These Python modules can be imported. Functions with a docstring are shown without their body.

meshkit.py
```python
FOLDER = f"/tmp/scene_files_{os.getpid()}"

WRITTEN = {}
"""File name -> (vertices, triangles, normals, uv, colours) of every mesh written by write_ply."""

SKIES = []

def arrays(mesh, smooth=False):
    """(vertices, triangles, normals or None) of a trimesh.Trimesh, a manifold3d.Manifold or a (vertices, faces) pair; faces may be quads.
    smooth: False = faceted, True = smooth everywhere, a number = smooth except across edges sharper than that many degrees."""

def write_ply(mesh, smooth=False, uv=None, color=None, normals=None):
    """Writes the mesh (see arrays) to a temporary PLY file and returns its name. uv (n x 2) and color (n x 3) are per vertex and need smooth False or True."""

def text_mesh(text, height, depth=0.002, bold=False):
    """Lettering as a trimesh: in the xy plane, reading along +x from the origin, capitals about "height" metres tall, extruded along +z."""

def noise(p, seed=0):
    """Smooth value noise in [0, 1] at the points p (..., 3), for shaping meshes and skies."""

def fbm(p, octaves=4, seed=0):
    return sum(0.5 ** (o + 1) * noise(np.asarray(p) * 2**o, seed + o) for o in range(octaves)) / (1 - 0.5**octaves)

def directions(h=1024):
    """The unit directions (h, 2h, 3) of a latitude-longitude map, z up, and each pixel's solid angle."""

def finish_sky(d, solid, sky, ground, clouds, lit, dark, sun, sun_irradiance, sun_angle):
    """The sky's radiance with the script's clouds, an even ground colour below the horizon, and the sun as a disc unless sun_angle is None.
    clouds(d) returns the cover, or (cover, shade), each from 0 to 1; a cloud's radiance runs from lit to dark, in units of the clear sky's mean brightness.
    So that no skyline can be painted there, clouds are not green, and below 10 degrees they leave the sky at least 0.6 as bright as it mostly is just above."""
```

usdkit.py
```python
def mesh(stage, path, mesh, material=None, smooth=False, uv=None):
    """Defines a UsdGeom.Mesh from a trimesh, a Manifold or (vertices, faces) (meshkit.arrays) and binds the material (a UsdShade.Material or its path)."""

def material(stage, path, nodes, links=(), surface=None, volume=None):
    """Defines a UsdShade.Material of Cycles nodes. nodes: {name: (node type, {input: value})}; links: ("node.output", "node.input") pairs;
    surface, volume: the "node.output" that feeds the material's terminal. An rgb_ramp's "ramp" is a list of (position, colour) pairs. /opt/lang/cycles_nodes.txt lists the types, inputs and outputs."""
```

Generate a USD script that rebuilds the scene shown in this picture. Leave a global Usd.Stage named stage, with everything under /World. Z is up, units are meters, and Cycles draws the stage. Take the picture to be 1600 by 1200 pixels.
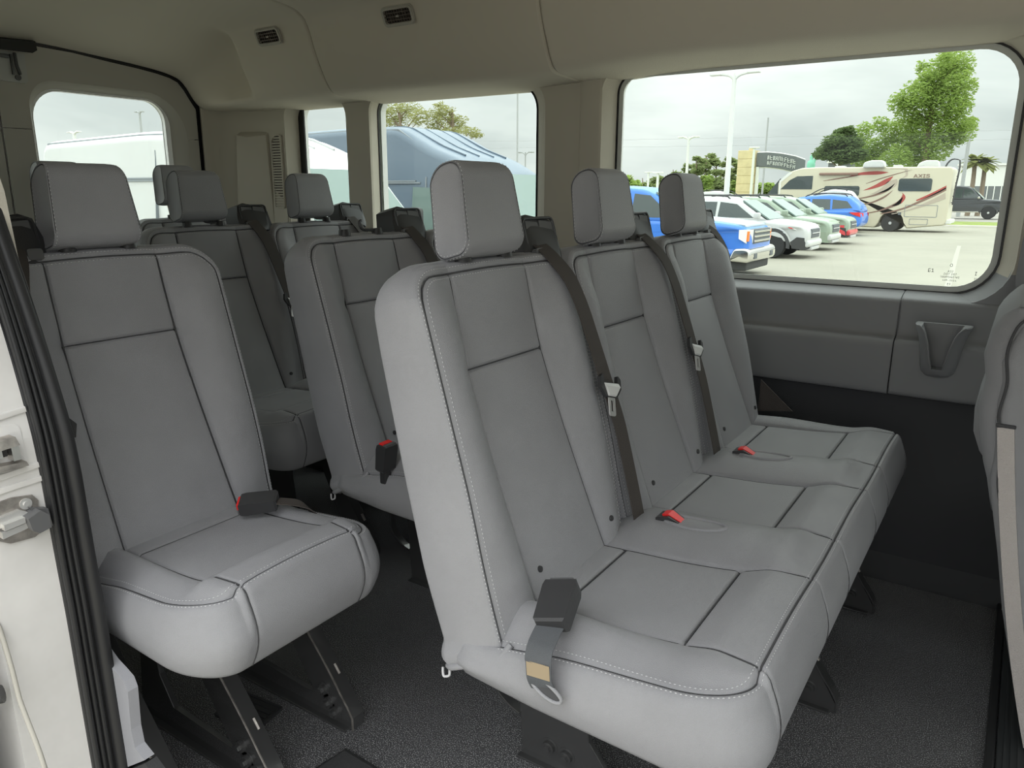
import math, random
import numpy as np
import trimesh, manifold3d, shapely
from shapely.geometry import Polygon, box as sbox
import usdkit, meshkit
from pxr import Usd, UsdGeom, UsdLux, UsdShade, Gf, Sdf

random.seed(7)
RNG = np.random.default_rng(7)
stage = Usd.Stage.CreateInMemory()
UsdGeom.SetStageUpAxis(stage, 'Z')
UsdGeom.SetStageMetersPerUnit(stage, 1.0)
world = UsdGeom.Xform.Define(stage, '/World')
stage.SetDefaultPrim(world.GetPrim())
UsdGeom.Scope.Define(stage, '/World/Looks')

# ------------------------------------------------------------------ camera, sky, exposure
# x runs towards the front of the van, y across it away from the open side door, z up from the van's floor
EYE_H = 1.14
YAW, PITCH, ROLL, FPX = math.radians(33.611), math.radians(14.244), math.radians(-.23), 1186.06
fw = np.array([-math.sin(YAW) * math.cos(PITCH), math.cos(YAW) * math.cos(PITCH), -math.sin(PITCH)])
rt0 = np.array([math.cos(YAW), math.sin(YAW), 0.0])
dn0 = np.cross(fw, rt0)
rt = math.cos(ROLL) * rt0 + math.sin(ROLL) * dn0
dn = -math.sin(ROLL) * rt0 + math.cos(ROLL) * dn0
cam = UsdGeom.Camera.Define(stage, '/World/camera')
cam.CreateHorizontalApertureAttr(36.0)
cam.CreateVerticalApertureAttr(27.0)
cam.CreateFocalLengthAttr(36.0 * FPX / 1600)
cam.CreateClippingRangeAttr(Gf.Vec2f(0.02, 5000))
m4 = np.eye(4)
m4[0, :3], m4[1, :3], m4[2, :3], m4[3, :3] = rt, -dn, -fw, (0, 0, EYE_H)
cam.AddTransformOp().Set(Gf.Matrix4d(*m4.ravel().tolist()))
cam.CreateExposureAttr(0.78)

usdkit.material(stage, '/World/Looks/overcast_sky', {
    'tc': ('texture_coordinate', {}),
    'sep': ('separate_xyz', {}),
    'el': ('map_range', {'from_min': 0.0, 'from_max': 1.0, 'to_min': 0.62, 'to_max': 1.75, 'clamp': True}),
    'mp': ('mapping', {'scale': (1.0, 1.0, 3.2)}),
    'n1': ('noise_texture', {'scale': 2.3, 'detail': 5.0, 'roughness': .55, 'distortion': .3}),
    'ramp': ('rgb_ramp', {'ramp': [(0.0, (.62, .65, .66)), (.40, (.74, .77, .775)), (.60, (1.04, 1.05, 1.04)), (1.0, (1.18, 1.18, 1.17))]}),
    'mul': ('mix_color', {'blend_type': 'multiply', 'fac': 1.0}),
    'cmb': ('combine_xyz', {}),
    'bg': ('background_shader', {'strength': 1.0}),
}, [('tc.generated', 'sep.vector'), ('sep.z', 'el.value'), ('tc.generated', 'mp.vector'), ('mp.vector', 'n1.vector'),
    ('n1.fac', 'ramp.fac'), ('ramp.color', 'mul.a'), ('el.result', 'cmb.x'), ('el.result', 'cmb.y'), ('el.result', 'cmb.z'),
    ('cmb.vector', 'mul.b'), ('mul.result', 'bg.color')], surface='bg.background')
sky = UsdLux.DomeLight.Define(stage, '/World/sky_light')
sky.CreateIntensityAttr(1.0)
UsdShade.MaterialBindingAPI.Apply(sky.GetPrim()).Bind(UsdShade.Material.Get(stage, '/World/Looks/overcast_sky'))

# ------------------------------------------------------------------ helpers
USED = {}


def numbered(parent, name):
    k = USED.get((parent, name), -1) + 1
    USED[(parent, name)] = k
    return f'{parent}/{name}' if k == 0 else f'{parent}/{name}_{k:03d}'


def path_of(p):
    return '/World' if p is None else str(p.GetPath())


def tag(p, label=None, cat=None, group=None, kind=None):
    for k, v in (('label', label), ('category', cat), ('group', group), ('kind', kind)):
        if v:
            p.SetCustomDataByKey(k, v)
    return p


def thing(name, label, cat, loc=(0, 0, 0), rotz=0.0, group=None):
    x = UsdGeom.Xform.Define(stage, numbered('/World', name))
    x.AddTranslateOp().Set(Gf.Vec3d(*map(float, loc)))
    if rotz:
        x.AddRotateZOp().Set(float(rotz))
    return tag(x.GetPrim(), label, cat, group)


def obj(name, mesh, mat, parent=None, smooth=30, label=None, kind=None):
    """one Mesh prim named name under parent"""
    if isinstance(mesh, (list, tuple)) and not (len(mesh) == 2 and isinstance(mesh[0], np.ndarray)):
        mesh = cat(mesh)
    p = usdkit.mesh(stage, numbered(path_of(parent), name), mesh, M[mat] if isinstance(mat, str) else mat, smooth).GetPrim()
    return tag(p, label, kind=kind)


def copy_of(src, loc, rotz, label, group=None):
    d = src.GetCustomData()
    r = thing(src.GetName(), label, d['category'], loc, rotz, group or d.get('group'))
    r.GetReferences().AddInternalReference(src.GetPath())
    r.SetInstanceable(True)
    return r


def struct(name, mesh, mat, parent=None, smooth=30, label=None):
    return obj(name, mesh, mat, parent, smooth, label, 'structure' if parent is None else None)


def cat(ms):
    out = []
    for m in ms:
        if hasattr(m, 'to_mesh'):
            t = m.to_mesh()
            m = trimesh.Trimesh(t.vert_properties[:, :3], t.tri_verts, process=False)
        elif isinstance(m, (tuple, list)):
            v, f, _ = meshkit.arrays(m)
            m = trimesh.Trimesh(v, f, process=False)
        out.append(m)
    return trimesh.util.concatenate(out)


def bx(x0, x1, y0, y1, z0, z1, r=0.0):
    """box, with rounded edges when r > 0"""
    if r <= 0:
        m = trimesh.creation.box([x1 - x0, y1 - y0, z1 - z0])
        m.apply_translation([(x0 + x1) / 2, (y0 + y1) / 2, (z0 + z1) / 2])
        return m
    r = min(r, .49 * (x1 - x0), .49 * (y1 - y0), .49 * (z1 - z0))
    pts = []
    for sx in (x0 + r, x1 - r):
        for sy in (y0 + r, y1 - r):
            for sz in (z0 + r, z1 - r):
                for a in (-1, 0, 1):
                    for b in (-1, 0, 1):
                        for c in (-1, 0, 1):
                            if a or b or c:
                                n = np.array([a, b, c]) / math.sqrt(a * a + b * b + c * c)
                                pts.append(np.array([sx, sy, sz]) + r * n)
    return trimesh.convex.convex_hull(np.array(pts))


def hull(pts):
    return trimesh.convex.convex_hull(np.asarray(pts, float))


def cyl(p0, p1, r0, r1=None, n=12):
    p0, p1 = np.asarray(p0, float), np.asarray(p1, float)
    r1 = r0 if r1 is None else r1
    d = (p1 - p0) / np.linalg.norm(p1 - p0)
    a = np.cross(d, [0, 0, 1.0] if abs(d[2]) < .9 else [1.0, 0, 0])
    a /= np.linalg.norm(a)
    b = np.cross(d, a)
    t = np.arange(n) * 2 * np.pi / n
    ring = np.cos(t)[:, None] * a + np.sin(t)[:, None] * b
    v = np.vstack([p0 + r0 * ring, p1 + r1 * ring, [p0], [p1]])
    f = []
    for i in range(n):
        j = (i + 1) % n
        f += [[i, j, n + j], [i, n + j, n + i], [2 * n, j, i], [2 * n + 1, n + i, n + j]]
    return fix(trimesh.Trimesh(v, f, process=False))


def fix(m):
    if m.volume < 0:
        m.invert()
    return m


def sweep(pts, section, up=(0, 0, 1), closed=False, caps=True):
    """sweeps a closed 2D section (along side and normal axes) along a polyline; up is the normal's rough direction, one or one per point"""
    pts, sec = np.asarray(pts, float), np.asarray(section, float)
    n, k = len(pts), len(sec)
    if closed:
        t = np.roll(pts, -1, 0) - np.roll(pts, 1, 0)
    else:
        t = np.gradient(pts, axis=0)
    t /= np.linalg.norm(t, axis=1, keepdims=True)
    up = np.broadcast_to(np.asarray(up, float), (n, 3))
    s = np.cross(t, up)
    s /= np.maximum(np.linalg.norm(s, axis=1, keepdims=True), 1e-9)
    nn = np.cross(s, t)
    v = (pts[:, None] + sec[None, :, :1] * s[:, None] + sec[None, :, 1:] * nn[:, None]).reshape(-1, 3)
    f = []
    for i in range(n if closed else n - 1):
        i2 = (i + 1) % n
        for j in range(k):
            j2 = (j + 1) % k
            a, b, c, d = i * k + j, i * k + j2, i2 * k + j2, i2 * k + j
            f += [[a, b, c], [a, c, d]]
    if caps and not closed:
        tri = trimesh.creation.triangulate_polygon(Polygon(sec), engine='earcut') if k > 4 else (sec, np.array([[0, 1, 2], [0, 2, 3]][:k - 2]))
        fx = np.asarray(tri[1])
        f += (fx[:, ::-1]).tolist() + (fx + (n - 1) * k).tolist()
    return fix(trimesh.Trimesh(v, f, process=False))


def tube(pts, r, n=8, closed=False):
    t = np.arange(n) * 2 * np.pi / n
    pts = np.asarray(pts, float)
    d = pts[-1] - pts[0] if not closed else np.cross(pts[len(pts) // 3] - pts[0], pts[2 * len(pts) // 3] - pts[0])
    up = np.eye(3)[np.argmin(abs(d))] if not closed else d
    return sweep(pts, np.c_[np.cos(t), np.sin(t)] * r, up, closed)


def prism(poly, t0, t1, axis='y'):
    """extrudes a 2D polygon (list or shapely) between t0 and t1 along an axis; the polygon lies in the two other axes (xz for y, yz for x, xy for z)"""
    if not isinstance(poly, (Polygon, shapely.MultiPolygon)):
        poly = Polygon(poly)
    ms = []
    for g in getattr(poly, 'geoms', [poly]):
        m = trimesh.creation.extrude_polygon(g, t1 - t0, engine='earcut')
        v = m.vertices.copy()
        a, b, c = v[:, 0], v[:, 1], v[:, 2] + t0
        m.vertices = {'y': np.c_[a, c, b], 'x': np.c_[c, a, b], 'z': np.c_[a, b, c]}[axis]
        ms.append(fix(m))
    return ms[0] if len(ms) == 1 else cat(ms)


def grid_mesh(Pts):
    """open or closed sheet from a (rows, columns, 3) array of points"""
    r, c = Pts.shape[:2]
    i = np.arange(r * c).reshape(r, c)
    q = np.stack([i[:-1, :-1], i[:-1, 1:], i[1:, 1:], i[1:, :-1]], -1).reshape(-1, 4)
    return Pts.reshape(-1, 3), np.vstack([q[:, [0, 1, 2]], q[:, [0, 2, 3]]])


def slab(Pts, off):
    """a sheet given thickness: off is a vector or a (rows, columns, 3) array added for the second side"""
    r, c = Pts.shape[:2]
    A, fa = grid_mesh(Pts)
    B = (Pts + off).reshape(-1, 3)
    n = r * c
    i = np.arange(n).reshape(r, c)
    loop = np.r_[i[0, :-1], i[:-1, -1], i[-1, :0:-1], i[:0:-1, 0]]
    l2 = np.roll(loop, -1)
    side = np.vstack([np.c_[loop, loop + n, l2 + n], np.c_[loop, l2 + n, l2]])
    return fix(trimesh.Trimesh(np.vstack([A, B]), np.vstack([fa, fa[:, ::-1] + n, side]), process=False))


def loft(rings, cap0=True, cap1=True):
    """joins closed rings with equal numbers of points"""
    R = np.asarray(rings, float)
    n, k = R.shape[:2]
    f = []
    for i in range(n - 1):
        a = i * k + np.arange(k)
        b = i * k + (np.arange(k) + 1) % k
        f += [np.c_[a, b, b + k], np.c_[a, b + k, a + k]]
    v = R.reshape(-1, 3)
    for i, on in ((0, cap0), (n - 1, cap1)):
        if on:
            v = np.vstack([v, R[i].mean(0)])
            a, b = i * k + np.arange(k), i * k + (np.arange(k) + 1) % k
            c = np.full(k, len(v) - 1)
            f.append(np.c_[b, a, c] if i == 0 else np.c_[a, b, c])
    return fix(trimesh.Trimesh(v, np.vstack(f), process=False))


def lathe(prof, n=32, axis='y', center=(0, 0, 0)):
    """turns a profile of (radius, height) points about an axis"""
    t = np.arange(n) * 2 * np.pi / n
    rings = []
    for r, h in prof:
        a, b, c = r * np.cos(t), r * np.sin(t), np.full(n, h)
        rings.append({'z': np.c_[a, b, c], 'y': np.c_[a, c, b], 'x': np.c_[c, a, b]}[axis] + np.asarray(center))
    return loft(rings)


def rrect(x0, x1, z0, z1, r, n=8):
    """closed loop of a rounded rectangle; r one radius or four (x0z0, x1z0, x1z1, x0z1)"""
    r = [r] * 4 if np.isscalar(r) else r
    out = []
    for (cx, cz, a0), q in zip(((x0, z0, 180), (x1, z0, 270), (x1, z1, 0), (x0, z1, 90)), r):
        px, pz = cx + (q if cx == x0 else -q), cz + (q if cz == z0 else -q)
        for a in np.linspace(a0, a0 + 90, n + 1):
            out.append((px + q * math.cos(math.radians(a)), pz + q * math.sin(math.radians(a))))
    return np.array(out)


def spline(pts, n):
    """smooth curve through points, by arc length"""
    from scipy.interpolate import PchipInterpolator
    p = np.asarray(pts, float)
    s = np.r_[0, np.cumsum(np.linalg.norm(np.diff(p, axis=0), axis=1))]
    return PchipInterpolator(s, p, axis=0)(np.linspace(0, s[-1], n))


def sstep(a, b, x):
    t = np.clip((np.asarray(x, float) - a) / (b - a), 0, 1)
    return t * t * (3 - 2 * t)


def gauss(x, s):
    return np.exp(-.5 * (np.asarray(x) / s) ** 2)


# ------------------------------------------------------------------ materials
M = {}


def plain(name, color, rough=.5, metal=0.0, spec=.5, bump=None, var=None, coat=0.0, emit=None):
    """a principled material; bump = (texture scale, distance, kind); var = (scale, amount) for a slight uneven tone of the surface itself"""
    nodes = {'p': ('principled_bsdf', {'base_color': color, 'roughness': rough, 'metallic': metal, 'specular_ior_level': spec, 'coat_weight': coat})}
    links = []
    nodes['tc'] = ('texture_coordinate', {})
    if bump:
        sc, dist, kind = bump
        if kind == 'voronoi':
            nodes['t'] = ('voronoi_texture', {'scale': sc, 'feature': 'f1'})
            links += [('t.distance', 'b.height')]
        else:
            nodes['t'] = ('noise_texture', {'scale': sc, 'detail': 3.0})
            links += [('t.fac', 'b.height')]
        nodes['b'] = ('bump', {'strength': 1.0, 'distance': dist})
        links += [('tc.object', 't.vector'), ('b.normal', 'p.normal')]
    if var:
        sc, am = var
        nodes['v'] = ('noise_texture', {'scale': sc, 'detail': 4.0, 'roughness': .6})
        nodes['r'] = ('rgb_ramp', {'ramp': [(.3, tuple(c * (1 - am) for c in color)), (.7, tuple(min(1, c * (1 + am)) for c in color))]})
        links += [('tc.object', 'v.vector'), ('v.fac', 'r.fac'), ('r.color', 'p.base_color')]
    if emit:
        nodes['p'][1]['emission_color'] = emit[0]
        nodes['p'][1]['emission_strength'] = emit[1]
    M[name] = usdkit.material(stage, f'/World/Looks/{name}', nodes, links, surface='p.BSDF')


def glass(name, tint, refl=1.0):
    """window pane: tinted see-through sheet with a reflection that grows towards grazing angles"""
    M[name] = usdkit.material(stage, f'/World/Looks/{name}', {
        't': ('transparent_bsdf', {'color': tint}), 'g': ('glossy_bsdf', {'color': (1, 1, 1), 'roughness': .0}),
        'lw': ('layer_weight', {'blend': .5}), 'p': ('math', {'math_type': 'power', 'value2': 5.0}),
        's': ('math', {'math_type': 'multiply_add', 'value2': .55 * refl, 'value3': .03 * refl}), 'm': ('mix_closure', {})},
        [('lw.facing', 'p.value1'), ('p.value', 's.value1'), ('s.value', 'm.fac'), ('t.BSDF', 'm.closure1'), ('g.BSDF', 'm.closure2')], surface='m.closure')


plain('leather', (.26, .26, .272), .42, spec=.45, bump=(900, .00035, 'voronoi'), var=(9, .05))
plain('leather_seam', (.05, .05, .053), .8)
plain('stitch_thread', (.50, .50, .51), .8)
plain('headliner', (.60, .555, .475), .95, spec=.2, bump=(900, .0006, 'noise'))
plain('pillar_beige', (.50, .465, .395), .7, spec=.3, bump=(700, .0004, 'noise'))
plain('door_trim_beige', (.42, .40, .355), .7, spec=.3, bump=(700, .0004, 'noise'))
plain('latch_pale', (.62, .62, .61), .4)
plain('trim_gray', (.225, .227, .236), .5, spec=.45, bump=(800, .0004, 'noise'))
plain('trim_dark', (.055, .056, .060), .75, spec=.3, bump=(400, .0006, 'noise'))
plain('rubber_black', (.012, .012, .0125), .42, spec=.45)
plain('plastic_black', (.024, .024, .025), .36, spec=.5, bump=(600, .0003, 'noise'))
plain('plastic_dark', (.085, .085, .087), .5)
plain('steel_black', (.024, .024, .024), .2, spec=.7, coat=.6)
plain('steel_bright', (.62, .6, .57), .28, metal=1.0)
plain('steel_worn', (.42, .39, .36), .42, metal=1.0, var=(40, .35))
plain('latch_silver', (.7, .69, .67), .35, metal=.85)
plain('seat_cloth', (.27, .27, .28), .8, spec=.25, bump=(500, .0005, 'noise'))
plain('webbing', (.055, .047, .042), .7, spec=.35, bump=(900, .0008, 'noise'))
plain('webbing_gray', (.075, .08, .087), .6, bump=(900, .0008, 'noise'))
plain('label_tan', (.30, .235, .15), .7)
plain('buckle_red', (.75, .02, .02), .35, emit=None)
plain('body_white', (.78, .775, .76), .25, coat=.3, var=(4, .03))
plain('jamb_white', (.60, .585, .565), .35, coat=.15, var=(11, .06))
plain('velcro_gray', (.50, .46, .44), .95, bump=(500, .002, 'noise'))
plain('scuff_plate', (.03, .03, .031), .5, bump=(300, .0006, 'noise'))
glass('privacy_glass', (.865, .905, .88), .5)
glass('clear_glass', (.93, .96, .94))
M['floor_vinyl'] = usdkit.material(stage, '/World/Looks/floor_vinyl', {
    'tc': ('texture_coordinate', {}), 'n': ('voronoi_texture', {'scale': 330.0}), 'w': ('noise_texture', {'scale': 420.0, 'detail': 1.0}),
    'r': ('rgb_ramp', {'ramp': [(0.0, (.035, .035, .037)), (.57, (.06, .06, .063)), (.62, (.34, .34, .345)), (1.0, (.5, .5, .5))]}),
    'b': ('bump', {'strength': 1.0, 'distance': .0012}),
    'p': ('principled_bsdf', {'roughness': .52, 'specular_ior_level': .4})},
    [('tc.object', 'n.vector'), ('tc.object', 'w.vector'), ('w.fac', 'r.fac'), ('r.color', 'p.base_color'), ('n.distance', 'b.height'), ('b.normal', 'p.normal')], surface='p.BSDF')
plain('trim_sill', (.30, .30, .32), .55, spec=.35, bump=(700, .0004, 'noise'))
plain('latch_gray', (.40, .40, .385), .5)
plain('mat_dark', (.014, .0155, .0165), .6)
plain('tag_paper', (.7, .68, .6), .8)
plain('vent_brown', (.10, .082, .07), .6)
plain('vent_dark', (.02, .017, .015), .8)
plain('edge_band', (.55, .57, .55), .6)

# ================================================================== the van's interior shell
XR = -3.20        # inner face of the rear doors
GY = 2.49         # plane of the far windows' glass
X1, X2 = -2.33, -1.327    # seams of the headliner

# ---------------- floor
struct('floor', bx(XR - .04, .95, .53, 2.52, -.06, 0), 'floor_vinyl', smooth=False)

# ---------------- far wall: upper pillars with flared window reveals
def ring3(loop, y):
    return np.c_[loop[:, 0], np.full(len(loop), y), loop[:, 1]]


WIN = {  # glass outline x0, x1, z0, z1, radii; rim outline x0, x1, z0, z1
    1: ((-1.225, -.050, .862, 1.530), (.09, .11, .12, .07), (-1.252, -.012, .842, 1.540)),
    2: ((-2.338, -1.545, .862, 1.520), (.09, .09, .09, .07), (-2.322, -1.472, .842, 1.530)),
    3: ((-2.822, -2.490, .862, 1.520), (.06, .09, .08, .07), (-2.842, -2.455, .842, 1.530)),
}
face = Polygon([(-2.86, .56), (.95, .56), (.95, 1.53), (-2.86, 1.53)])
skin = Polygon([(XR - .06, -.42), (.95, -.42), (.95, 1.60), (XR - .06, 1.60)])
upper, lower = [], []
for n, (g, r, q) in WIN.items():
    lo, li = rrect(*g, r), rrect(*q, tuple(x * 1.15 for x in r))
    lm = rrect(*(g[i] * .5 + q[i] * .5 for i in range(4)), tuple(x * 1.07 for x in r))
    face = face.difference(Polygon(li))
    skin = skin.difference(Polygon(lo).buffer(-.004))
    rim = [ring3(li, 2.420), ring3(li * .97 + lm * .03, 2.4235), ring3(li * .8 + lm * .2, 2.430), ring3(lm, 2.452), ring3(lo, GY), ring3(rrect(g[0] - .02, g[1] + .02, g[2] - .02, g[3] + .02, r), GY + .012)]
    m = loft(rim, False, False)
    c = m.triangles_center[:, 2]
    for sel, dst in ((c > .93, upper), (c <= .93, lower)):
        s = m.submesh([np.nonzero(sel)[0]], append=True)
        dst.append(s)
fu = face.intersection(sbox(-3, .93, 1, 2))
fl = face.intersection(sbox(-3, .5, 1, .93))
W_far = UsdGeom.Xform.Define(stage, '/World/wall_far').GetPrim()
tag(W_far, kind='structure')
obj('pillar_trim', cat([prism(fu, 2.42, 2.432)] + upper), 'pillar_beige', W_far, 40)
obj('window_surround', cat([prism(fl, 2.42, 2.432)] + lower), 'trim_gray', W_far, 40)
obj('body_skin', prism(skin, 2.505, 2.535), 'body_white', W_far, False)
# a second, slightly prouder facet on the wide pillar between the two front windows
obj('pillar_cover', grid_mesh(np.array([[(-1.335, 2.421, z), (-1.325, 2.414, z), (-1.262, 2.414, z), (-1.25, 2.421, z)] for z in np.linspace(.93, 1.53, 8)])), 'pillar_beige', W_far, 40)

obj('lower_cover', prism([(-.008, .93), (-.006, 1.02), (.004, 1.12), (.022, 1.175), (.06, 1.20), (.90, 1.21), (.90, .84), (.0, .84)], 2.400, 2.4205), 'trim_gray', W_far, False)
for n, (g, r, q) in WIN.items():
    w = UsdGeom.Xform.Define(stage, f'/World/window_{n}').GetPrim()
    tag(w, kind='structure')
    lo = rrect(*g, r)
    obj('pane', prism(Polygon(lo).buffer(.008), GY + .003, GY + .008), 'privacy_glass', w, False)
    wd = .011 if n == 3 else .0045
    o, i = Polygon(lo).buffer(.004), Polygon(lo).buffer(-wd)
    gk = o.difference(i)
    if n == 3:
        gk = gk.union(Polygon(lo).intersection(sbox(g[0], g[2], g[0] + .034, g[3])))
    obj('gasket', prism(gk, GY - .004, GY + .003), 'rubber_black', w, False)
    if n == 1:
        band = Polygon(lo).buffer(-.0045).difference(Polygon(lo).buffer(-.020))
        obj('frosted_band', prism(band, GY - .0005, GY + .003), 'edge_band', w, False)
        # small etched marks of the glazing near the lower front corner
        marks = []
        rows = [(.968, 'O', .008), (.952, 'AS2', .0055), (.944, 'DOT 287', .0055), (.936, 'TEMPERED M2', .005), (.927, '43R-0014', .005), (.916, 'E9', .0055)]
        for zz, tx, hh in rows:
            t = meshkit.text_mesh(tx, hh, .0006)
            wdt = t.bounds[1, 0] - t.bounds[0, 0]
            v = t.vertices.copy()
            t.vertices = np.c_[-.165 + (v[:, 0] - wdt / 2), GY + .0025 - v[:, 2], zz + v[:, 1] - .03]
            marks.append(fix(t))
        for x0, tx, hh, zz in ((-.222, 'E1', .010, .92), (-.105, 'I', .010, .917), (-.105, '000', .005, .905)):
            t = meshkit.text_mesh(tx, hh, .0006)
            v = t.vertices.copy()
            t.vertices = np.c_[x0 + v[:, 0], GY + .0025 - v[:, 2], zz + v[:, 1]]
            marks.append(fix(t))
        obj('glazing_mark', cat(marks), 'plastic_dark', w, False)

# ---------------- lower wall trim with the ridge, in two lengths, and the dark kick panel
TP = spline([(2.492, .866), (2.47, .860), (2.432, .852), (2.416, .846), (2.410, .835), (2.409, .79), (2.408, .757), (2.403, .744), (2.390, .738), (2.376, .734),
             (2.369, .727), (2.366, .715), (2.366, .65), (2.367, .590), (2.370, .579), (2.378, .574), (2.44, .574)], 60)
def trim_run(x0, x1):
    xs = np.r_[x0, np.linspace(x0 + .004, x1 - .004, 10), x1]
    P3 = np.array([[(x, y + (.004 if x in (x0, x1) else 0), z) for y, z in TP] for x in xs])
    return slab(P3, np.array([0, .02, -.004]))
W_trim = UsdGeom.Xform.Define(stage, '/World/trim_1').GetPrim()
tag(W_trim, kind='structure')
obj('lower_panel', trim_run(-3.06, -.2735), 'trim_gray', W_trim, 40)
obj('lower_panel', trim_run(-.2705, .95), 'trim_gray', W_trim, 40)
struct('baseboard_far', slab(np.array([[(x, y, z) for y, z in ((2.405, .585), (2.412, .45), (2.43, .2), (2.45, .05), (2.40, .004), (2.36, .001))] for x in np.linspace(-3.15, .95, 6)]), np.array([0, .05, 0])), 'trim_dark', smooth=50)

# ---------------- cup holder on the lower panel (a bracket with a notched front)
ch = thing('cup_holder', 'dark gray moulded cup holder with a notched front under the large side window', 'cup holder', (-.153, 2.368, .66))
def cup_ring(hw, dp, z, k=28):
    a = np.linspace(0, np.pi, k)
    p = np.c_[-hw * np.cos(a), -dp * np.sin(a) ** .8]
    p = np.vstack([[-hw, .012], p, [hw, .012]])
    return np.c_[p, np.full(len(p), z)]
outer = [cup_ring(.030, .030, -.012), cup_ring(.041, .050, .0), cup_ring(.047, .062, .03), cup_ring(.052, .070, .07), cup_ring(.060, .078, .105), cup_ring(.068, .082, .124), cup_ring(.069, .082, .130), cup_ring(.066, .079, .1325)]
inner = [cup_ring(.030, .042, .012), cup_ring(.040, .058, .05), cup_ring(.046, .066, .10), cup_ring(.050, .070, .135)]
for q in inner:
    q[:, 1] = np.minimum(q[:, 1], -.004)
def mani(m):
    m = m.copy()
    m.merge_vertices()
    return manifold3d.Manifold(manifold3d.Mesh(np.asarray(m.vertices, np.float32), np.asarray(m.faces, np.uint32)))
notch = prism([(-.012, .014), (.012, .014), (.016, .03), (.026, .08), (.036, .11), (.052, .14), (-.052, .14), (-.036, .11), (-.026, .08), (-.016, .03)], -.12, -.018, 'y')
cup = mani(loft(outer)) - mani(loft(inner)) - mani(notch)
obj('holder_body', cup, 'trim_gray', ch, 35)
edge = []
for s in (-1, 1):
    edge.append(tube(spline([(s * .055, -.058, .1325), (s * .040, -.071, .118), (s * .030, -.0755, .09), (s * .020, -.068, .045), (s * .014, -.060, .015)], 24), .0022, 6))
obj('notch_edge', cat(edge), 'trim_gray', ch, True)

# ---------------- headliner: ceiling that turns down into the air duct along the far side
PF = np.array([(.50, 1.47), (.535, 1.56), (.62, 1.68), (.80, 1.765), (1.05, 1.80), (1.5, 1.815), (1.85, 1.80), (1.967, 1.79), (2.05, 1.78), (2.095, 1.761), (2.122, 1.722), (2.147, 1.648),
               (2.174, 1.589), (2.203, 1.535), (2.222, 1.513), (2.25, 1.502), (2.36, 1.497), (2.51, 1.492)])
PR = np.array([(.50, 1.43), (.56, 1.50), (.66, 1.56), (.82, 1.615), (1.05, 1.65), (1.5, 1.668), (1.85, 1.648), (1.967, 1.638), (2.05, 1.628), (2.11, 1.617), (2.15, 1.603), (2.18, 1.575),
               (2.20, 1.545), (2.222, 1.517), (2.24, 1.503), (2.26, 1.494), (2.36, 1.489), (2.51, 1.485)])
def ceil_prof(x):
    t = np.clip((-2.62 - x) / .58, 0, 1)
    b = t ** 1.7
    p = PF * (1 - b) + PR * b
    p = p.copy()
    w = np.zeros(len(p))
    w[8:15] = (.55, .9, 1, .95, .65, .25, 0)
    p[:, 0] += w * .115 * sstep(-2.76, -2.83, x) * (1 - sstep(-2.90, -3.2, x))
    p[:, 1] += .028 * sstep(-1.5, -.9, x) * sstep(2.10, 2.2, p[:, 0])
    a = np.clip((2.4 - p[:, 0]) / .3, 0, 1)
    return p
def dense(p, n=110):
    q = spline(p, n)
    return q
C_all = UsdGeom.Xform.Define(stage, '/World/ceiling').GetPrim()
tag(C_all, kind='structure')
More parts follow.
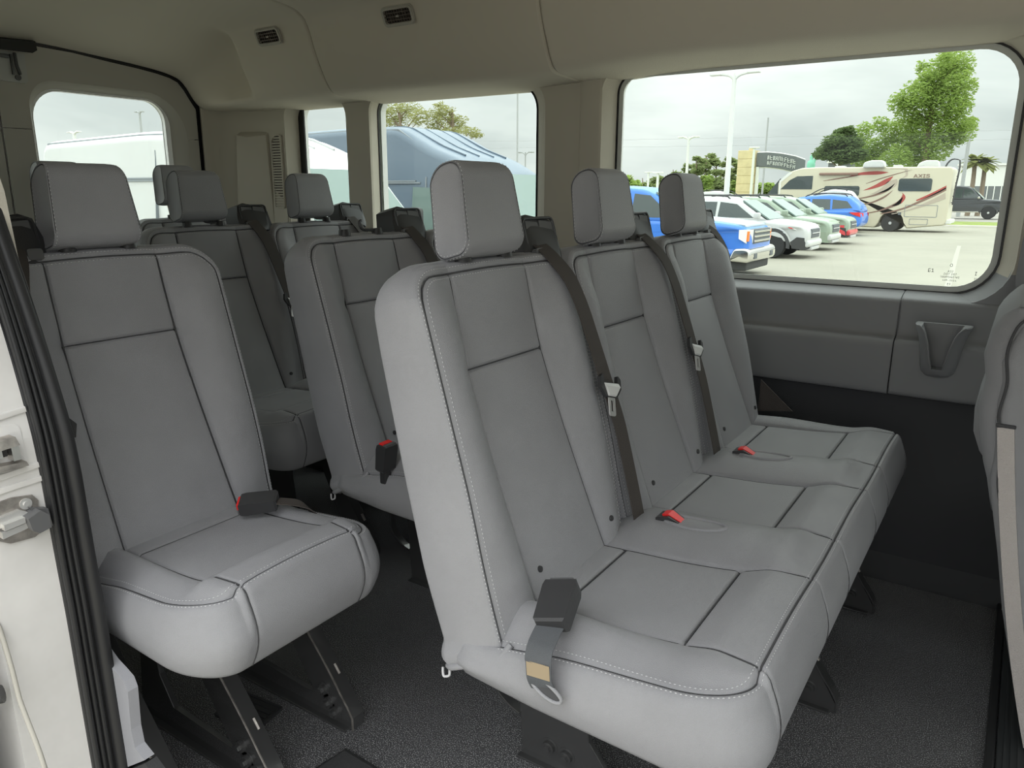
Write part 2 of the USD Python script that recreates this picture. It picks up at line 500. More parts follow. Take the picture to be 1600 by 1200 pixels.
def liner(x0, x1, n):
    xs = np.r_[x0, x0 + .003, x0 + .007, np.linspace(x0 + .012, x1 - .012, n), x1 - .007, x1 - .003, x1]
    rows = []
    for x in xs:
        e = min(x - x0, x1 - x)
        d = .007 * (1 - sstep(0, .009, e)) if (x0 > -3.1 or x - x0 > .1) else 0.0
        p = dense(ceil_prof(x))
        t = np.gradient(p, axis=0)
        t /= np.linalg.norm(t, axis=1, keepdims=True)
        nrm = np.c_[-t[:, 1], t[:, 0]]          # towards the outside
        q = p + nrm * d
        rows.append(np.c_[np.full(len(q), x), q])
    A = np.array(rows)
    off = np.zeros_like(A)
    off[..., 2] = .028
    off[..., 1] = .02 * np.sign(A[..., 1] - 1.5)
    return slab(A, off)
obj('headliner_panel', liner(XR + .012, X1, 60), 'headliner', C_all, True)
obj('headliner_panel', liner(X1, X2, 20), 'headliner', C_all, True)
obj('headliner_panel', liner(X2, .95, 20), 'headliner', C_all, True)
roof_p = spline([(.40, 1.44), (.44, 1.65), (.58, 1.86), (.85, 1.945), (1.55, 1.97), (2.1, 1.945), (2.38, 1.87), (2.49, 1.70), (2.536, 1.52)], 40)
obj('roof_skin', slab(np.array([[(x, y, z) for y, z in roof_p] for x in (-3.27, -1.5, 1.25)]), np.array([0, 0, .012])), 'body_white', C_all, 40)

# ---------------- ceiling air vents on the duct's face
vt, vn = np.array([0, .40, -.917]), np.array([0, -.917, -.40])
def make_vent(x, label):
    s = thing('air_vent', label, 'air vent', (0, 0, 0), 0, None)
    o = np.array([x, 2.118, 1.716])
    def L(pts, m):
        v = m.vertices.copy()
        m.vertices = o + v[:, :1] * np.array([1, 0, 0]) + v[:, 1:2] * (-vt) + v[:, 2:3] * vn
        return fix(m)
    out, mid, inn = rrect(-.067, .067, -.0285, .0285, .014), rrect(-.059, .059, -.0215, .0215, .009), rrect(-.0585, .0585, -.021, .021, .009)
    fr = Polygon(out).difference(Polygon(mid))
    f1 = trimesh.creation.extrude_polygon(fr, .006, engine='earcut')
    f2 = trimesh.creation.extrude_polygon(Polygon(rrect(-.071, .071, -.0325, .0325, .017)).difference(Polygon(out)), .0022, engine='earcut')
    f2.vertices[:, 2] -= .001
    obj('frame', cat([L(0, f1), L(0, f2)]), 'door_trim_beige', s, 20)
    bk = trimesh.creation.extrude_polygon(Polygon(inn), .0005, engine='earcut')
    bk.vertices[:, 2] -= .0045
    obj('duct_opening', L(0, bk), 'vent_dark', s, False)
    for zz in (-.0115, 0, .0115):
        m = bx(-.057, .057, zz - .0016, zz + .0016, -.001, .0045, .0008)
        obj('slat', L(0, m), 'vent_brown', s, 20)
    for k in range(9):
        xx = -.046 + .0115 * k
        obj('rib', L(0, bx(xx - .0011, xx + .0011, -.0205, .0205, -.004, .0025)), 'vent_brown', s, False)
    obj('thumb_tab', L(0, bx(-.006, .006, -.003, .003, .002, .007, .0012)), 'door_trim_beige', s, 20)
make_vent(-1.878, 'beige slatted air vent in the duct above the middle side window')
make_vent(-2.545, 'beige slatted air vent in the duct near the rear corner above the last side window')

# ---------------- rear corner trim with its speaker-like grille
cp = spline([(-3.188, 2.235), (-3.185, 2.265), (-3.165, 2.315), (-3.11, 2.365), (-3.02, 2.405), (-2.95, 2.418), (-2.86, 2.421), (-2.842, 2.421)], 40)
pil = thing('corner_trim', None, None)
tag(pil, kind='structure')
obj('corner_panel', slab(np.array([[(x, y - .012 * math.exp(-((z - .9) / .2) ** 2), z) for x, y in cp] for z in np.linspace(.5, 1.505, 16)]), np.array([-.01, .02, 0])), 'pillar_beige', pil, True)
gr_f = rrect(-2.93, -2.862, 1.06, 1.385, (.008, .008, .012, .040), 5)
gi = rrect(-2.925, -2.867, 1.066, 1.379, (.006, .006, .010, .036), 5)
obj('grille_frame', prism(Polygon(gr_f).difference(Polygon(gi)), 2.408, 2.424), 'pillar_beige', pil, False)
obj('grille_backing', prism(Polygon(gi), 2.4165, 2.4185), 'vent_brown', pil, False)
for k in range(26):
    z = 1.073 + k * .0119
    obj('louver', bx(-2.9245 + (.012 if z > 1.355 else 0), -2.8675, 2.409, 2.4165, z - .0036, z + .0036, .0015), 'pillar_beige', pil, False)

obj('pillar_cover', hull([(-3.085, 2.345, 1.385), (-2.955, 2.405, 1.385), (-3.12, 2.33, .80), (-2.935, 2.41, .80), (-3.095, 2.375, 1.40), (-2.95, 2.425, 1.40), (-3.13, 2.36, .80), (-2.93, 2.43, .80), (-3.03, 2.36, 1.375), (-3.04, 2.352, .80)]), 'pillar_beige', pil, 20)

# ---------------- rear doors
def rear_leaf(n, y0, y1, w0, w1, outline, left):
    d = UsdGeom.Xform.Define(stage, f'/World/door_{n}').GetPrim()
    tag(d, kind='structure')
    gl = rrect(w0, w1, .95, 1.512, (.08, .08, .11, .085) if left else (.08, .08, .085, .11))
    gl2 = rrect(w0 - .022, w1 + (.085 if not left else .03), .91, 1.545, (.10, .12, .19, .10), 8)
    if left:
        gl2 = rrect(w0 - .03, w1 + .022, .91, 1.545, .12, 8)
    mid = gl * .62 + gl2 * .38
    m2 = gl * .25 + gl2 * .75
    P = lambda l, x: np.c_[np.full(len(l), x), l]
    reveal = loft([P(gl2, XR), P(m2, XR - .006), P(mid, XR - .022), P(gl, XR - .048), P(gl, XR - .052)], False, False)
    pnl = Polygon(outline).difference(Polygon(gl2))
    ss = 1.361
    up = pnl.intersection(sbox(0, ss + .0012, 4, 3))
    lo = pnl.intersection(sbox(0, -1, 4, ss - .0012))
    obj('upper_trim', cat([prism(up, XR - .006, XR, 'x'), reveal]), 'door_trim_beige', d, 40)
    obj('lower_trim', prism(lo, XR - .006, XR, 'x'), 'door_trim_beige', d, False)
    obj('outer_skin', prism(Polygon(outline).difference(Polygon(gl)), XR - .056, XR - .03, 'x'), 'body_white', d, False)
    obj('pane', prism(Polygon(gl).buffer(.008), XR - .056, XR - .052, 'x'), 'privacy_glass', d, False)
    return d
top_r = [(1.412, 1.655), (1.5, 1.664), (1.7, 1.658), (1.85, 1.643), (1.967, 1.633), (2.05, 1.623), (2.11, 1.612), (2.147, 1.598), (2.174, 1.568), (2.195, 1.535), (2.214, 1.508), (2.226, 1.492)]
d_r = rear_leaf(1, 1.412, 2.226, 1.538, 2.087, [(1.412, .02), (2.226, .02)] + top_r[::-1], False)
top_l = [(.58, 1.49), (.68, 1.56), (.84, 1.612), (1.05, 1.642), (1.25, 1.652), (1.404, 1.655)]
d_l = rear_leaf(2, .58, 1.404, .72, 1.25, [(.58, .02), (1.404, .02)] + top_l[::-1], True)
struct('trim_2', [prism(Polygon([(.44, .0), (2.46, .0), (2.46, 1.72), (.44, 1.72)]).difference(Polygon([(.58, .02), (2.226, .02)] + (top_l + top_r)[::-1])), XR - .07, XR - .012, 'x')], 'rubber_black', smooth=False)
# latch hardware at the top of the right rear door
lt = thing('door_latch', 'black latch block with a gray catch plate at the top of the rear door', 'door latch')
obj('latch_block', hull([(XR + .002, y, z) for y, z in ((1.40, 1.632), (1.40, 1.672), (1.555, 1.682), (1.56, 1.65), (1.54, 1.636))] + [(XR + .04, y, z) for y, z in ((1.40, 1.628), (1.40, 1.664), (1.55, 1.672), (1.553, 1.642), (1.535, 1.63))]), 'rubber_black', lt, 20)
pl = Polygon(rrect(1.405, 1.522, 1.525, 1.628, (.03, .012, .004, .004), 4))
obj('catch_plate', prism(pl, XR, XR + .006, 'x'), 'latch_gray', lt, 20)
obj('hook', [tube(spline([(XR + .012, 1.485, 1.625), (XR + .018, 1.483, 1.59), (XR + .018, 1.488, 1.565), (XR + .01, 1.494, 1.555)], 14), .006, 8), bx(XR + .004, XR + .014, 1.468, 1.474, 1.55, 1.62), bx(XR + .004, XR + .016, 1.43, 1.465, 1.605, 1.618, .002)], 'plastic_dark', lt, 30)
obj('bolt', cyl((XR, 1.487, 1.542), (XR + .012, 1.487, 1.542), .010, n=12), 'plastic_dark', lt, 30)

# ---------------- near side behind the door opening: body side, pillar edge and weatherstrip
JZ = np.array([1.5149, 1.3112, 1.0993, 0.9721, 0.8605, 0.7643, 0.6086, 0.5019, 0.3878, 0.2924, 0.2109, 0.1294])
JX = np.array([-1.4181, -1.3407, -1.2551, -1.207, -1.1744, -1.1557, -1.1475, -1.141, -1.1377, -1.1353, -1.1328, -1.1312])
def xe(z):
    from scipy.interpolate import PchipInterpolator
    return PchipInterpolator(JZ[::-1], JX[::-1])(z)
zz = np.linspace(.12, 1.50, 40)
edge_pts = [(float(xe(z)), float(z)) for z in zz]
win_n = rrect(-2.72, -1.75, .90, 1.42, .09)
side = Polygon([(-3.25, -.42), (-1.130, -.42)] + edge_pts + [(-3.25, 1.50)]).difference(Polygon(win_n))
W_near = UsdGeom.Xform.Define(stage, '/World/wall_near').GetPrim()
tag(W_near, kind='structure')
obj('body_side', prism(side, .397, .487, 'y'), 'jamb_white', W_near, False)
obj('edge_lip', tube(spline([(-1.19, .398, .60), (-1.140, .398, .530), (-1.122, .398, .469), (-1.116, .398, .430), (-1.099, .398, .394), (-1.081, .398, .359), (-1.071, .398, .331), (-1.060, .398, -.2)], 40), .0035, 7), 'door_trim_beige', W_near, True)
obj('inner_flange', prism(Polygon([(-3.25, -.42), (-1.165, -.42)] + [(x - .034, z) for x, z in edge_pts] + [(-3.25, 1.50)]).difference(Polygon(win_n)), .487, .532, 'y'), 'jamb_white', W_near, False)
obj('pane', prism(Polygon(win_n).buffer(.01), .45, .456, 'y'), 'privacy_glass', W_near, False)
inset = lambda z0, z1, d, n=20: [(float(xe(z)) - d, float(z)) for z in np.linspace(z0, z1, n)]
obj('pillar_trim', prism(Polygon([(-3.2, .912), (-1.238, .912), (-1.247, .95), (-1.255, 1.014), (-1.269, 1.136), (-1.33, 1.30), (-1.43, 1.50), (-3.2, 1.50)]).difference(Polygon(win_n)), .532, .549, 'y'), 'pillar_beige', W_near, False)
obj('lower_panel', prism(Polygon([(-3.2, .02), (-1.40, .02), (-1.152, .188), (-1.056, .256), (-1.081, .268), (-1.085, .300), (-1.079, .372), (-1.086, .388), (-1.105, .396), (-1.128, .404), (-1.150, .418), (-1.160, .440), (-1.169, .48), (-1.181, .59), (-1.189, .75), (-1.213, .85), (-1.236, .910), (-3.2, .910)]), .532, .549, 'y'), 'trim_sill', W_near, False)
obj('sill_step', prism([(-3.2, .0), (-1.02, .0), (-1.03, .236), (-1.056, .250), (-1.152, .182), (-1.40, .014), (-3.2, .014)], .532, .552, 'y'), 'scuff_plate', W_near, False)
# raised bands and beads pressed into the pillar's painted face
obj('pressed_bead', [sweep([(float(xe(z)) + .0, y, z) for y, z in ((.402, a), (.45, a + .003), (.487, a + b))], rrect(-.0045, .0045, -.003, .004, .002, 2), (1, 0, 0)) for a, b in ((.826, .007), (.745, .006), (.726, .004))], 'jamb_white', W_near, 30)

ws = thing('weatherstrip', 'black ribbed rubber weatherstrip along the pillar edge of the side door opening', 'weatherstrip')
zs = np.linspace(.125, 1.48, 70)
def strip(y0, y1, d, rr, dx=0.0):
    sec = rrect(-(y1 - y0) / 2, (y1 - y0) / 2, -.006, d, min(rr, (y1 - y0) * .48, (d + .006) * .48), 4)
    return sweep([(float(xe(z)) + .001 - dx * float(sstep(.70, 1.10, z)), (y0 + y1) / 2 + .0, z) for z in zs], sec, (1, 0, .0))
obj('carrier', strip(.487, .541, .005, .003, .012), 'rubber_black', ws, 30)
obj('sealing_lip', strip(.489, .497, .013, .0035), 'rubber_black', ws, 30)
obj('sealing_lip', strip(.4995, .506, .011, .003, .007), 'rubber_black', ws, 30)
obj('sealing_lip', strip(.5085, .516, .011, .003, .014), 'rubber_black', ws, 30)
obj('sealing_bulb', strip(.519, .539, .020, .009, .026), 'rubber_black', ws, 30)

# latch catch and bumper plate on the painted pillar face
def onj(y, z, d=0.0):
    return (float(xe(z)) + d, y, z)
def plate(poly, d0, d1):
    g = Polygon(poly)
    m = trimesh.creation.extrude_polygon(g, d1 - d0, engine='earcut')
    v = m.vertices.copy()
    m.vertices = np.c_[xe(v[:, 1]) + v[:, 2] + d0, v[:, 0], v[:, 1]]
    return fix(m)
lc = thing('latch_catch', 'bright metal latch catch let into the white door pillar', 'latch')
obj('recess', plate(rrect(0.4075, 0.4743, 0.7521, 0.8156, 0.0098), -.004, .0012), 'jamb_white', lc, False)
obj('catch_bar', [hull([onj(y, z, d) for y, z in ((0.4197, 0.801), (0.458, 0.8034), (0.4613, 0.7912), (0.4197, 0.7879)) for d in (0.002, 0.022)]), hull([onj(y, z, d) for y, z in ((0.4197, 0.7684), (0.4662, 0.7651), (0.4686, 0.7586), (0.4197, 0.7586)) for d in (0.002, 0.018)])], 'steel_worn', lc, 20)
obj('catch_pin', [hull([onj(y, z, d) for y, z in ((0.4507, 0.7912), (0.4605, 0.7912), (0.4605, 0.77), (0.4507, 0.77)) for d in (0.002, 0.018)]), hull([onj(y, z, d) for y, z in ((0.4197, 0.7879), (0.4401, 0.7895), (0.4401, 0.7765), (0.4197, 0.7749)) for d in (0.002, 0.014)])], 'steel_bright', lc, 20)
obj('slot', plate(rrect(0.4409, 0.4499, 0.7749, 0.7895, 0.0016), .001, .004), 'rubber_black', lc, False)
bp = thing('door_bumper', 'worn steel striker plate with a black rubber bumper on the white door pillar', 'door striker')
obj('backing_plate', plate([(0.4116, 0.7121), (0.4442, 0.7146), (0.4711, 0.7097), (0.4776, 0.6999), (0.476, 0.6917), (0.4825, 0.6852), (0.4808, 0.6551), (0.4645, 0.6469), (0.432, 0.6494), (0.4116, 0.6632)], .0005, .004), 'steel_worn', bp, 20)
obj('screw', [plate(rrect(0.4519, 0.4682, 0.6922, 0.7085, 0.008), .0035, .0055), plate(rrect(0.4564, 0.4637, 0.6966, 0.704, 0.0036), .0055, .0075)], 'latch_silver', bp, 20)
obj('striker', [hull([onj(y, z, d) for y, z in ((0.4173, 0.6934), (0.4482, 0.6966), (0.458, 0.6901), (0.4523, 0.682), (0.4173, 0.6787)) for d in (0.0029, 0.012)]), hull([onj(y, z, d) for y, z in ((0.4222, 0.6852), (0.4499, 0.6869), (0.4499, 0.6787), (0.4222, 0.6763)) for d in (0.0099, 0.02)]), hull([onj(y, z, d) for y, z in ((0.4197, 0.6738), (0.4564, 0.6771), (0.4564, 0.6689), (0.4197, 0.664)) for d in (0.0029, 0.016)])], 'latch_silver', bp, 20)
obj('rubber_block', [hull([onj(y, z, d) for y, z in ((0.4499, 0.6869), (0.4678, 0.6934), (0.4776, 0.6836), (0.4776, 0.664), (0.4613, 0.6608), (0.4531, 0.6673)) for d in (0.004, 0.0301)]), hull([onj(y, z, d) for y, z in ((0.4613, 0.695), (0.4841, 0.6869), (0.4866, 0.6592), (0.4776, 0.6608), (0.476, 0.6836)) for d in (0.002, 0.014)])], 'plastic_dark', bp, 20)

# the open sliding door's leading edge, at the lower corner outside the pillar
sd = thing('sliding_door', 'white open sliding door edge with a dark gray seal beside the door pillar', 'van door')
obj('door_panel', bx(-2.45, -1.150, .285, .341, -.38, 1.40, .012), 'jamb_white', sd, 30)
obj('edge_seal', sweep([(-1.148, .336, z) for z in np.linspace(-.3, .60, 8)], rrect(-.006, .006, -.006, .008, .004, 3), (1, 0, 0)), 'trim_gray', sd, 30)
obj('inner_cover', bx(-2.3, -1.165, .341, .350, -.32, .30, .004), 'trim_gray', sd, 30)
obj('guide_roller', [cyl((-1.160, .335, .430), (-1.135, .372, .437), .0045), cyl((-1.142, .364, .435), (-1.130, .384, .439), .011, .013)], 'plastic_black', sd, 30)
obj('hinge_cover', hull([(-1.20, .32, .28), (-1.17, .345, .25), (-1.172, .345, .38), (-1.20, .32, .40)]), 'plastic_black', sd, 30)

# ---------------- the cab end: near pillar and front door, windscreen and dashboard close the van towards the front
W_front = UsdGeom.Xform.Define(stage, '/World/wall_front').GetPrim()
tag(W_front, kind='structure')
dw = rrect(.92, 1.72, .72, 1.30, .10)
obj('front_door', prism(Polygon([(.62, -.42), (2.3, -.42), (2.3, .75), (1.85, 1.42), (.62, 1.50)]).difference(Polygon(dw)), .44, .53, 'y'), 'jamb_white', W_front, False)
obj('front_door', prism(Polygon([(.93, -.42), (2.3, -.42), (2.3, .75), (1.85, 1.42), (.93, 1.56)]).difference(Polygon(rrect(.98, 1.72, .72, 1.34, .10))), 2.47, 2.53, 'y'), 'jamb_white', W_front, False)
obj('door_glass', [prism(Polygon(dw).buffer(.01), .48, .485, 'y'), prism(Polygon(rrect(.98, 1.72, .72, 1.34, .10)).buffer(.01), 2.50, 2.505, 'y')], 'clear_glass', W_front, False)
obj('roof_lining', slab(np.array([[(x, y, 1.78 - .25 * max(0, x - 1.2) - .12 * ((y - 1.5) / .97) ** 4) for y in np.linspace(.46, 2.52, 12)] for x in (.94, 1.2, 1.9)]), np.array([0, 0, .04])), 'headliner', W_front, 40)
obj('windscreen', hull([(x, y, z) for x, z in ((1.86, 1.60), (1.865, 1.60), (2.50, .80), (2.505, .80)) for y in (.50, 2.50)]), 'clear_glass', W_front, False)
obj('dashboard', bx(1.75, 2.5, .50, 2.50, .0, .80, .06), 'trim_dark', W_front, 30)
obj('cab_floor', bx(.95, 2.5, .44, 2.52, -.06, 0), 'trim_dark', W_front, False)
# front seat whose back edge shows at the right of the opening
def seat_ring(z, xr, th, y0, y1, rr, n=8):
    q = rrect(xr, xr + th, y0, y1, rr, n)
    return np.c_[q, np.full(len(q), z)]
fs = thing('front_seat', 'gray front seat back seen from behind and beside, with a pale fastening strip', 'van seat')
rx = lambda z: np.interp(z, [0, .07, .16, .297, .42, .566, .592, .66, .722, .775, .826, .877, .90, .915, .93], [.158, .138, .097, .061, .036, .002, -.007, -.024, -.033, -.028, -.038, -.031, -.021, -.010, .008])
zsr = [.50, .53, .566, .60, .64, .68, .722, .75, .775, .80, .826, .855, .877, .895, .91, .922, .930]
obj('backrest', loft([seat_ring(z, float(rx(z)), .235 - float(rx(z)) - 3.5 * max(0, z - .87), 1.735 + .10 * max(0, .62 - z), 2.19, min(.045, .44 * (.235 - float(rx(z)) - 3.5 * max(0, z - .87)))) for z in zsr]), 'seat_cloth', fs, True)
obj('side_panel', loft([seat_ring(z, float(rx(z)) + .006 + .022 * float(sstep(.55, .66, z)) + .012 * float(sstep(.80, .9, z)), .18 - .10 * float(sstep(.84, .92, z)), 1.722, 1.80, .026) for z in (.02, .07, .16, .24, .30, .36, .42, .48, .54, .58, .62, .66, .70, .74, .78, .82, .86, .89, .905)]), 'seat_cloth', fs, True)
obj('rear_lobe', loft([seat_ring(z, x, th, 1.80, 2.10, min(.03, th * .4)) for z, x, th in [(.57, .012, .04), (.61, -.020, .07), (.65, -.036, .08), (.70, -.040, .08), (.74, -.034, .07), (.77, -.018, .05)]]), 'seat_cloth', fs, True)
obj('fastening_strip', sweep(spline([(.158, 1.7215, .02), (.099, 1.7205, .25), (.046, 1.7205, .52), (.024, 1.7205, .66), (.019, 1.7205, .695)], 24), rrect(-.0145, .0145, -.002, .002, .001, 2), up=(0, -1, 0)), 'velcro_gray', fs, 30)
obj('strip_end', bx(.002, .036, 1.7165, 1.7245, .694, .701, .002), 'leather_seam', fs, 20)
obj('welt', tube(spline([(.030, 1.730, .915), (.010, 1.727, .89), (.001, 1.724, .84), (.009, 1.722, .78), (.004, 1.7215, .72), (.018, 1.7215, .66), (.020, 1.7215, .60), (.036, 1.7215, .52)], 40), .003, 6), 'leather_seam', fs, True)
obj('seat_base', [bx(.20, .72, 1.72, 2.20, .30, .46, .05), bx(.25, .68, 1.78, 2.14, .0, .32, .03)], 'seat_cloth', fs, 30)
obj('knob', cyl((.052, 1.712, .868), (.052, 1.735, .868), .010, n=12), 'latch_gray', fs, 30)

# ---------------- floor hardware
sc = thing('step_cover', 'flat dark step cover plate set in the floor at the door opening', 'step cover')
obj('plate', prism([(-1.036, .934), (-1.050, .835), (-1.055, .60), (-.12, .60), (-.12, .905)], .0005, .006, 'z'), 'scuff_plate', sc, False)
obj('edge_trim', sweep([(-1.054, .69, .005), (-1.050, .835, .005), (-1.036, .934, .005), (-.12, .905, .005)], rrect(-.003, .003, -.003, .002, .001, 2)), 'rubber_black', sc, 30)
sp = thing('sill_plate', 'small dark sill plate on the floor at the foot of the door pillar', 'sill plate')
obj('plate', prism([(-1.372, .700), (-1.29, .694), (-1.10, .665), (-1.40, .661)], .0005, .007, 'z'), 'scuff_plate', sp, False)
gt = thing('floor_grate', 'black ribbed floor grate between the legs of the single seat', 'grate')
ga, gb = np.array([-1.372, .938, 0]), np.array([.118, .012, 0])
gcv = np.array([.012, -.085, 0])
def gq(u0, u1, v0, v1, z0, z1):
    return hull([ga + u * gb + v * gcv + np.array([0, 0, z]) for u in (u0, u1) for v in (v0, v1) for z in (z0, z1)])
obj('tray', gq(0, 1, 0, 1, .0004, .002), 'plastic_black', gt, False)
obj('rim', [gq(0, 1, -.03, .03, 0, .006), gq(0, 1, .97, 1.03, 0, .006), gq(-.02, .02, 0, 1, 0, .006), gq(.98, 1.02, 0, 1, 0, .006)], 'plastic_black', gt, False)
for k in range(5):
    obj('rib', gq(.08, .92, .14 + .16 * k, .20 + .16 * k, .001, .005), 'plastic_black', gt, False)
fm = thing('floor_mat', 'ribbed dark rubber mat on the floor beneath the front seat', 'floor mat')
obj('mat', bx(.098, .93, 1.05, 2.36, .001, .010, .003), 'mat_dark', fm, 20)
obj('edge_strip', bx(.078, .096, 1.05, 2.38, .001, .014, .004), 'rubber_black', fm, 20)
obj('rib', cat([bx(.11 + .0125 * k, .116 + .0125 * k, 1.07, 2.34, .009, .0125) for k in range(24)]), 'mat_dark', fm, False, kind='stuff')
tg = thing('paper_tag', 'tiny pale paper tag on the floor beside the front seat', 'tag')
obj('tag', bx(.088, .104, 2.335, 2.352, .0145, .022, .001), 'tag_paper', tg, False)

# ================================================================== the seats
LEAN = math.radians(16)
CL, SL = math.cos(LEAN), math.sin(LEAN)
SP = .45                                   # spacing of places on a bench


def back_xyz(u, v, w, k=0):
    u, v, w = np.broadcast_arrays(u, v, w)
    return np.stack([-SL * v + CL * w, SP * k + u, .48 + CL * v + SL * w], -1)


def dlist(step, end, far=.012):
    """distances from a seam, dense beside it"""
    d = [0, .0013, .0026, .0042, .0065, .0095, .0135, .019]
    while d[-1] + far < end - .004:
        d.append(d[-1] + far)
    return np.array([x for x in d if x < end - .001])


def shell(grid_uv, wf, n2_scale, rows, cap_w):
    """closed cushion from a sheet (rows x cols x 2 positions, heights wf), a strip of rows round its edge and a flat back.
    rows(base_w, n2) yields (outward offset, height) pairs; heights are along the sheet's normal axis"""
    R, C = wf.shape
    i = np.arange(R * C).reshape(R, C)
    loop = np.r_[i[0, :-1], i[:-1, -1], i[-1, :0:-1], i[:0:-1, 0]]
    p = grid_uv.reshape(-1, 2)[loop]
    t = np.roll(p, -1, 0) - np.roll(p, 1, 0)
    t /= np.maximum(np.linalg.norm(t, axis=1, keepdims=True), 1e-9)
    n = np.c_[t[:, 1], -t[:, 0]]
    for _ in range(3):
        n = n + .5 * (np.roll(n, 1, 0) + np.roll(n, -1, 0))
        n /= np.linalg.norm(n, axis=1, keepdims=True)
    if ((p - p.mean(0)) * n).sum() < 0:
        n = -n
    wl = wf.ravel()[loop]
    P = [np.c_[grid_uv.reshape(-1, 2), wf.ravel()]]
    F = []
    q = np.stack([i[:-1, :-1], i[:-1, 1:], i[1:, 1:], i[1:, :-1]], -1).reshape(-1, 4)
    F += [q[:, [0, 1, 2]], q[:, [0, 2, 3]]]
    prev, base, L = loop, R * C, len(loop)
    rings = []
    for off, w in rows(p, n, wl):
        off = np.broadcast_to(off, L)
        rg = np.c_[p + n * off[:, None], np.broadcast_to(w, L)]
        rings.append(rg)
        P.append(rg)
        cur = base + np.arange(L)
        F += [np.c_[prev, np.roll(prev, -1), np.roll(cur, -1)][:, ::-1], np.c_[prev, np.roll(cur, -1), cur][:, ::-1]]
        prev, base = cur, base + L
    c = np.r_[rings[-1][:, :2].mean(0), rings[-1][:, 2].mean()]
    rg = np.c_[c[:2] + (rings[-1][:, :2] - c[:2]) * .8, np.full(L, cap_w) if cap_w is not None else rings[-1][:, 2]]
    P += [rg, c[None]]
    cur = base + np.arange(L)
    F += [np.c_[prev, np.roll(prev, -1), np.roll(cur, -1)][:, ::-1], np.c_[prev, np.roll(cur, -1), cur][:, ::-1],
          np.c_[cur, np.roll(cur, -1), np.full(L, base + L)][:, ::-1]]
    return np.vstack(P), np.vstack(F), p, n, wl, rings


def finish(P, F, to_xyz):
    return fix(trimesh.Trimesh(to_xyz(P), F, process=False))


def stitches(path, up, pitch=.0066, length=.0040, wid=.0019, lift=.0006):
    """a row of small raised thread stitches along a polyline; up are the surface normals"""
    s = np.r_[0, np.cumsum(np.linalg.norm(np.diff(path, axis=0), axis=1))]
    n = int(s[-1] / pitch)
    if n < 2:
        return None
    at = (np.arange(n) + .5) * s[-1] / n
    f = lambda a: np.stack([np.interp(a, s, path[:, j]) for j in range(3)], 1)
    c, d = f(at), f(np.minimum(at + .001, s[-1])) - f(np.maximum(at - .001, 0))
    d /= np.linalg.norm(d, axis=1, keepdims=True)
    nn = np.stack([np.interp(at, s, up[:, j]) for j in range(3)], 1)
    b = np.cross(d, nn)
    b /= np.maximum(np.linalg.norm(b, axis=1, keepdims=True), 1e-9)
    o = c + nn * lift
    V = np.stack([o - d * length / 2, o + d * length / 2, o + b * wid / 2, o - b * wid / 2, o + nn * wid * .55], 1).reshape(-1, 3)
    k = np.arange(n)[:, None] * 5
    Fx = np.concatenate([k + np.array([a]) for a in ([0, 2, 4], [2, 1, 4], [1, 3, 4], [3, 0, 4])], 1).reshape(-1, 3)
    return trimesh.Trimesh(V, Fx, process=False)


# ---------------- backrest
PU = lambda v: np.interp(v, [0, .40, .55], [.121, .110, .107])
UE, VT, VB, RC = .2135, .548, -.012, .052


def half_width(v):
    q = np.clip(v - (VT - RC), 0, RC)
    return UE - RC + np.sqrt(np.maximum(RC ** 2 - q ** 2, 0)) * 1.0 - .006 * sstep(.15, -.03, v)


def panel_w(v):
    from scipy.interpolate import PchipInterpolator
    return PchipInterpolator([-.06, 0, .03, .15, .28, .40, .48, .55, .6], [.050, .047, .043, .030, .018, .0115, .014, .018, .016])(v)


def back_w(u, v):
    au, pu, hw = np.abs(u), PU(v), half_width(v)
    p = panel_w(v)
    e = .034 + .010 * sstep(0, .25, v)
    e = e * (1 - sstep(.50, .56, v)) + (.018 + .012 * sstep(.10, .18, au)) * sstep(.50, .56, v)
    s = np.clip((au - pu) / np.maximum(hw - pu, .01), 0, 1)
    crest = .0165 * (1 - .85 * sstep(.44, .548, v)) * (1 - .3 * sstep(.1, -.03, v))
    bol = p + (e - p) * sstep(0, .85, s) + crest * np.sin(np.pi * s ** .8)
    dv = v - .40
    puff = .0045 * (1 - np.exp(-np.abs(dv) / .022)) * (1 - np.exp(-np.clip(pu - au, 0, 1) / .03)) + .002 * np.cos(np.pi * np.clip(au / pu, 0, 1) / 2)
    pan = p + puff
    # slight wrinkles that run out of the cross seam's ends
    w = np.where(au <= pu, pan, bol)
    w -= .0055 * gauss(au - pu, .0022) * (v < .5475)
    w -= .0050 * gauss(dv, .0021) * (au <= pu + .004)
    w -= .006 * gauss(dv, .010) * gauss(np.clip(au - pu, 0, 1), .016) * (au > pu)
    dout = np.minimum(hw - au, VT - v)
    w -= .0038 * gauss(dout, .0022)
    return w


def back_seams():
    vs = np.linspace(VB + .004, VT - .002, 60)
    out = []
    for s in (-1, 1):
        u = s * PU(vs)
        out.append(tube(back_xyz(u, vs + .006 * sstep(.48, VT, vs) * (1 - (u / UE) ** 2), back_w(u, vs) + .0019), .0014, 5))
    us = np.linspace(-.110, .110, 30)
    out.append(tube(back_xyz(us, np.full(30, .40), back_w(us, np.full(30, .40)) + .0008), .0012, 5))
    return cat(out)


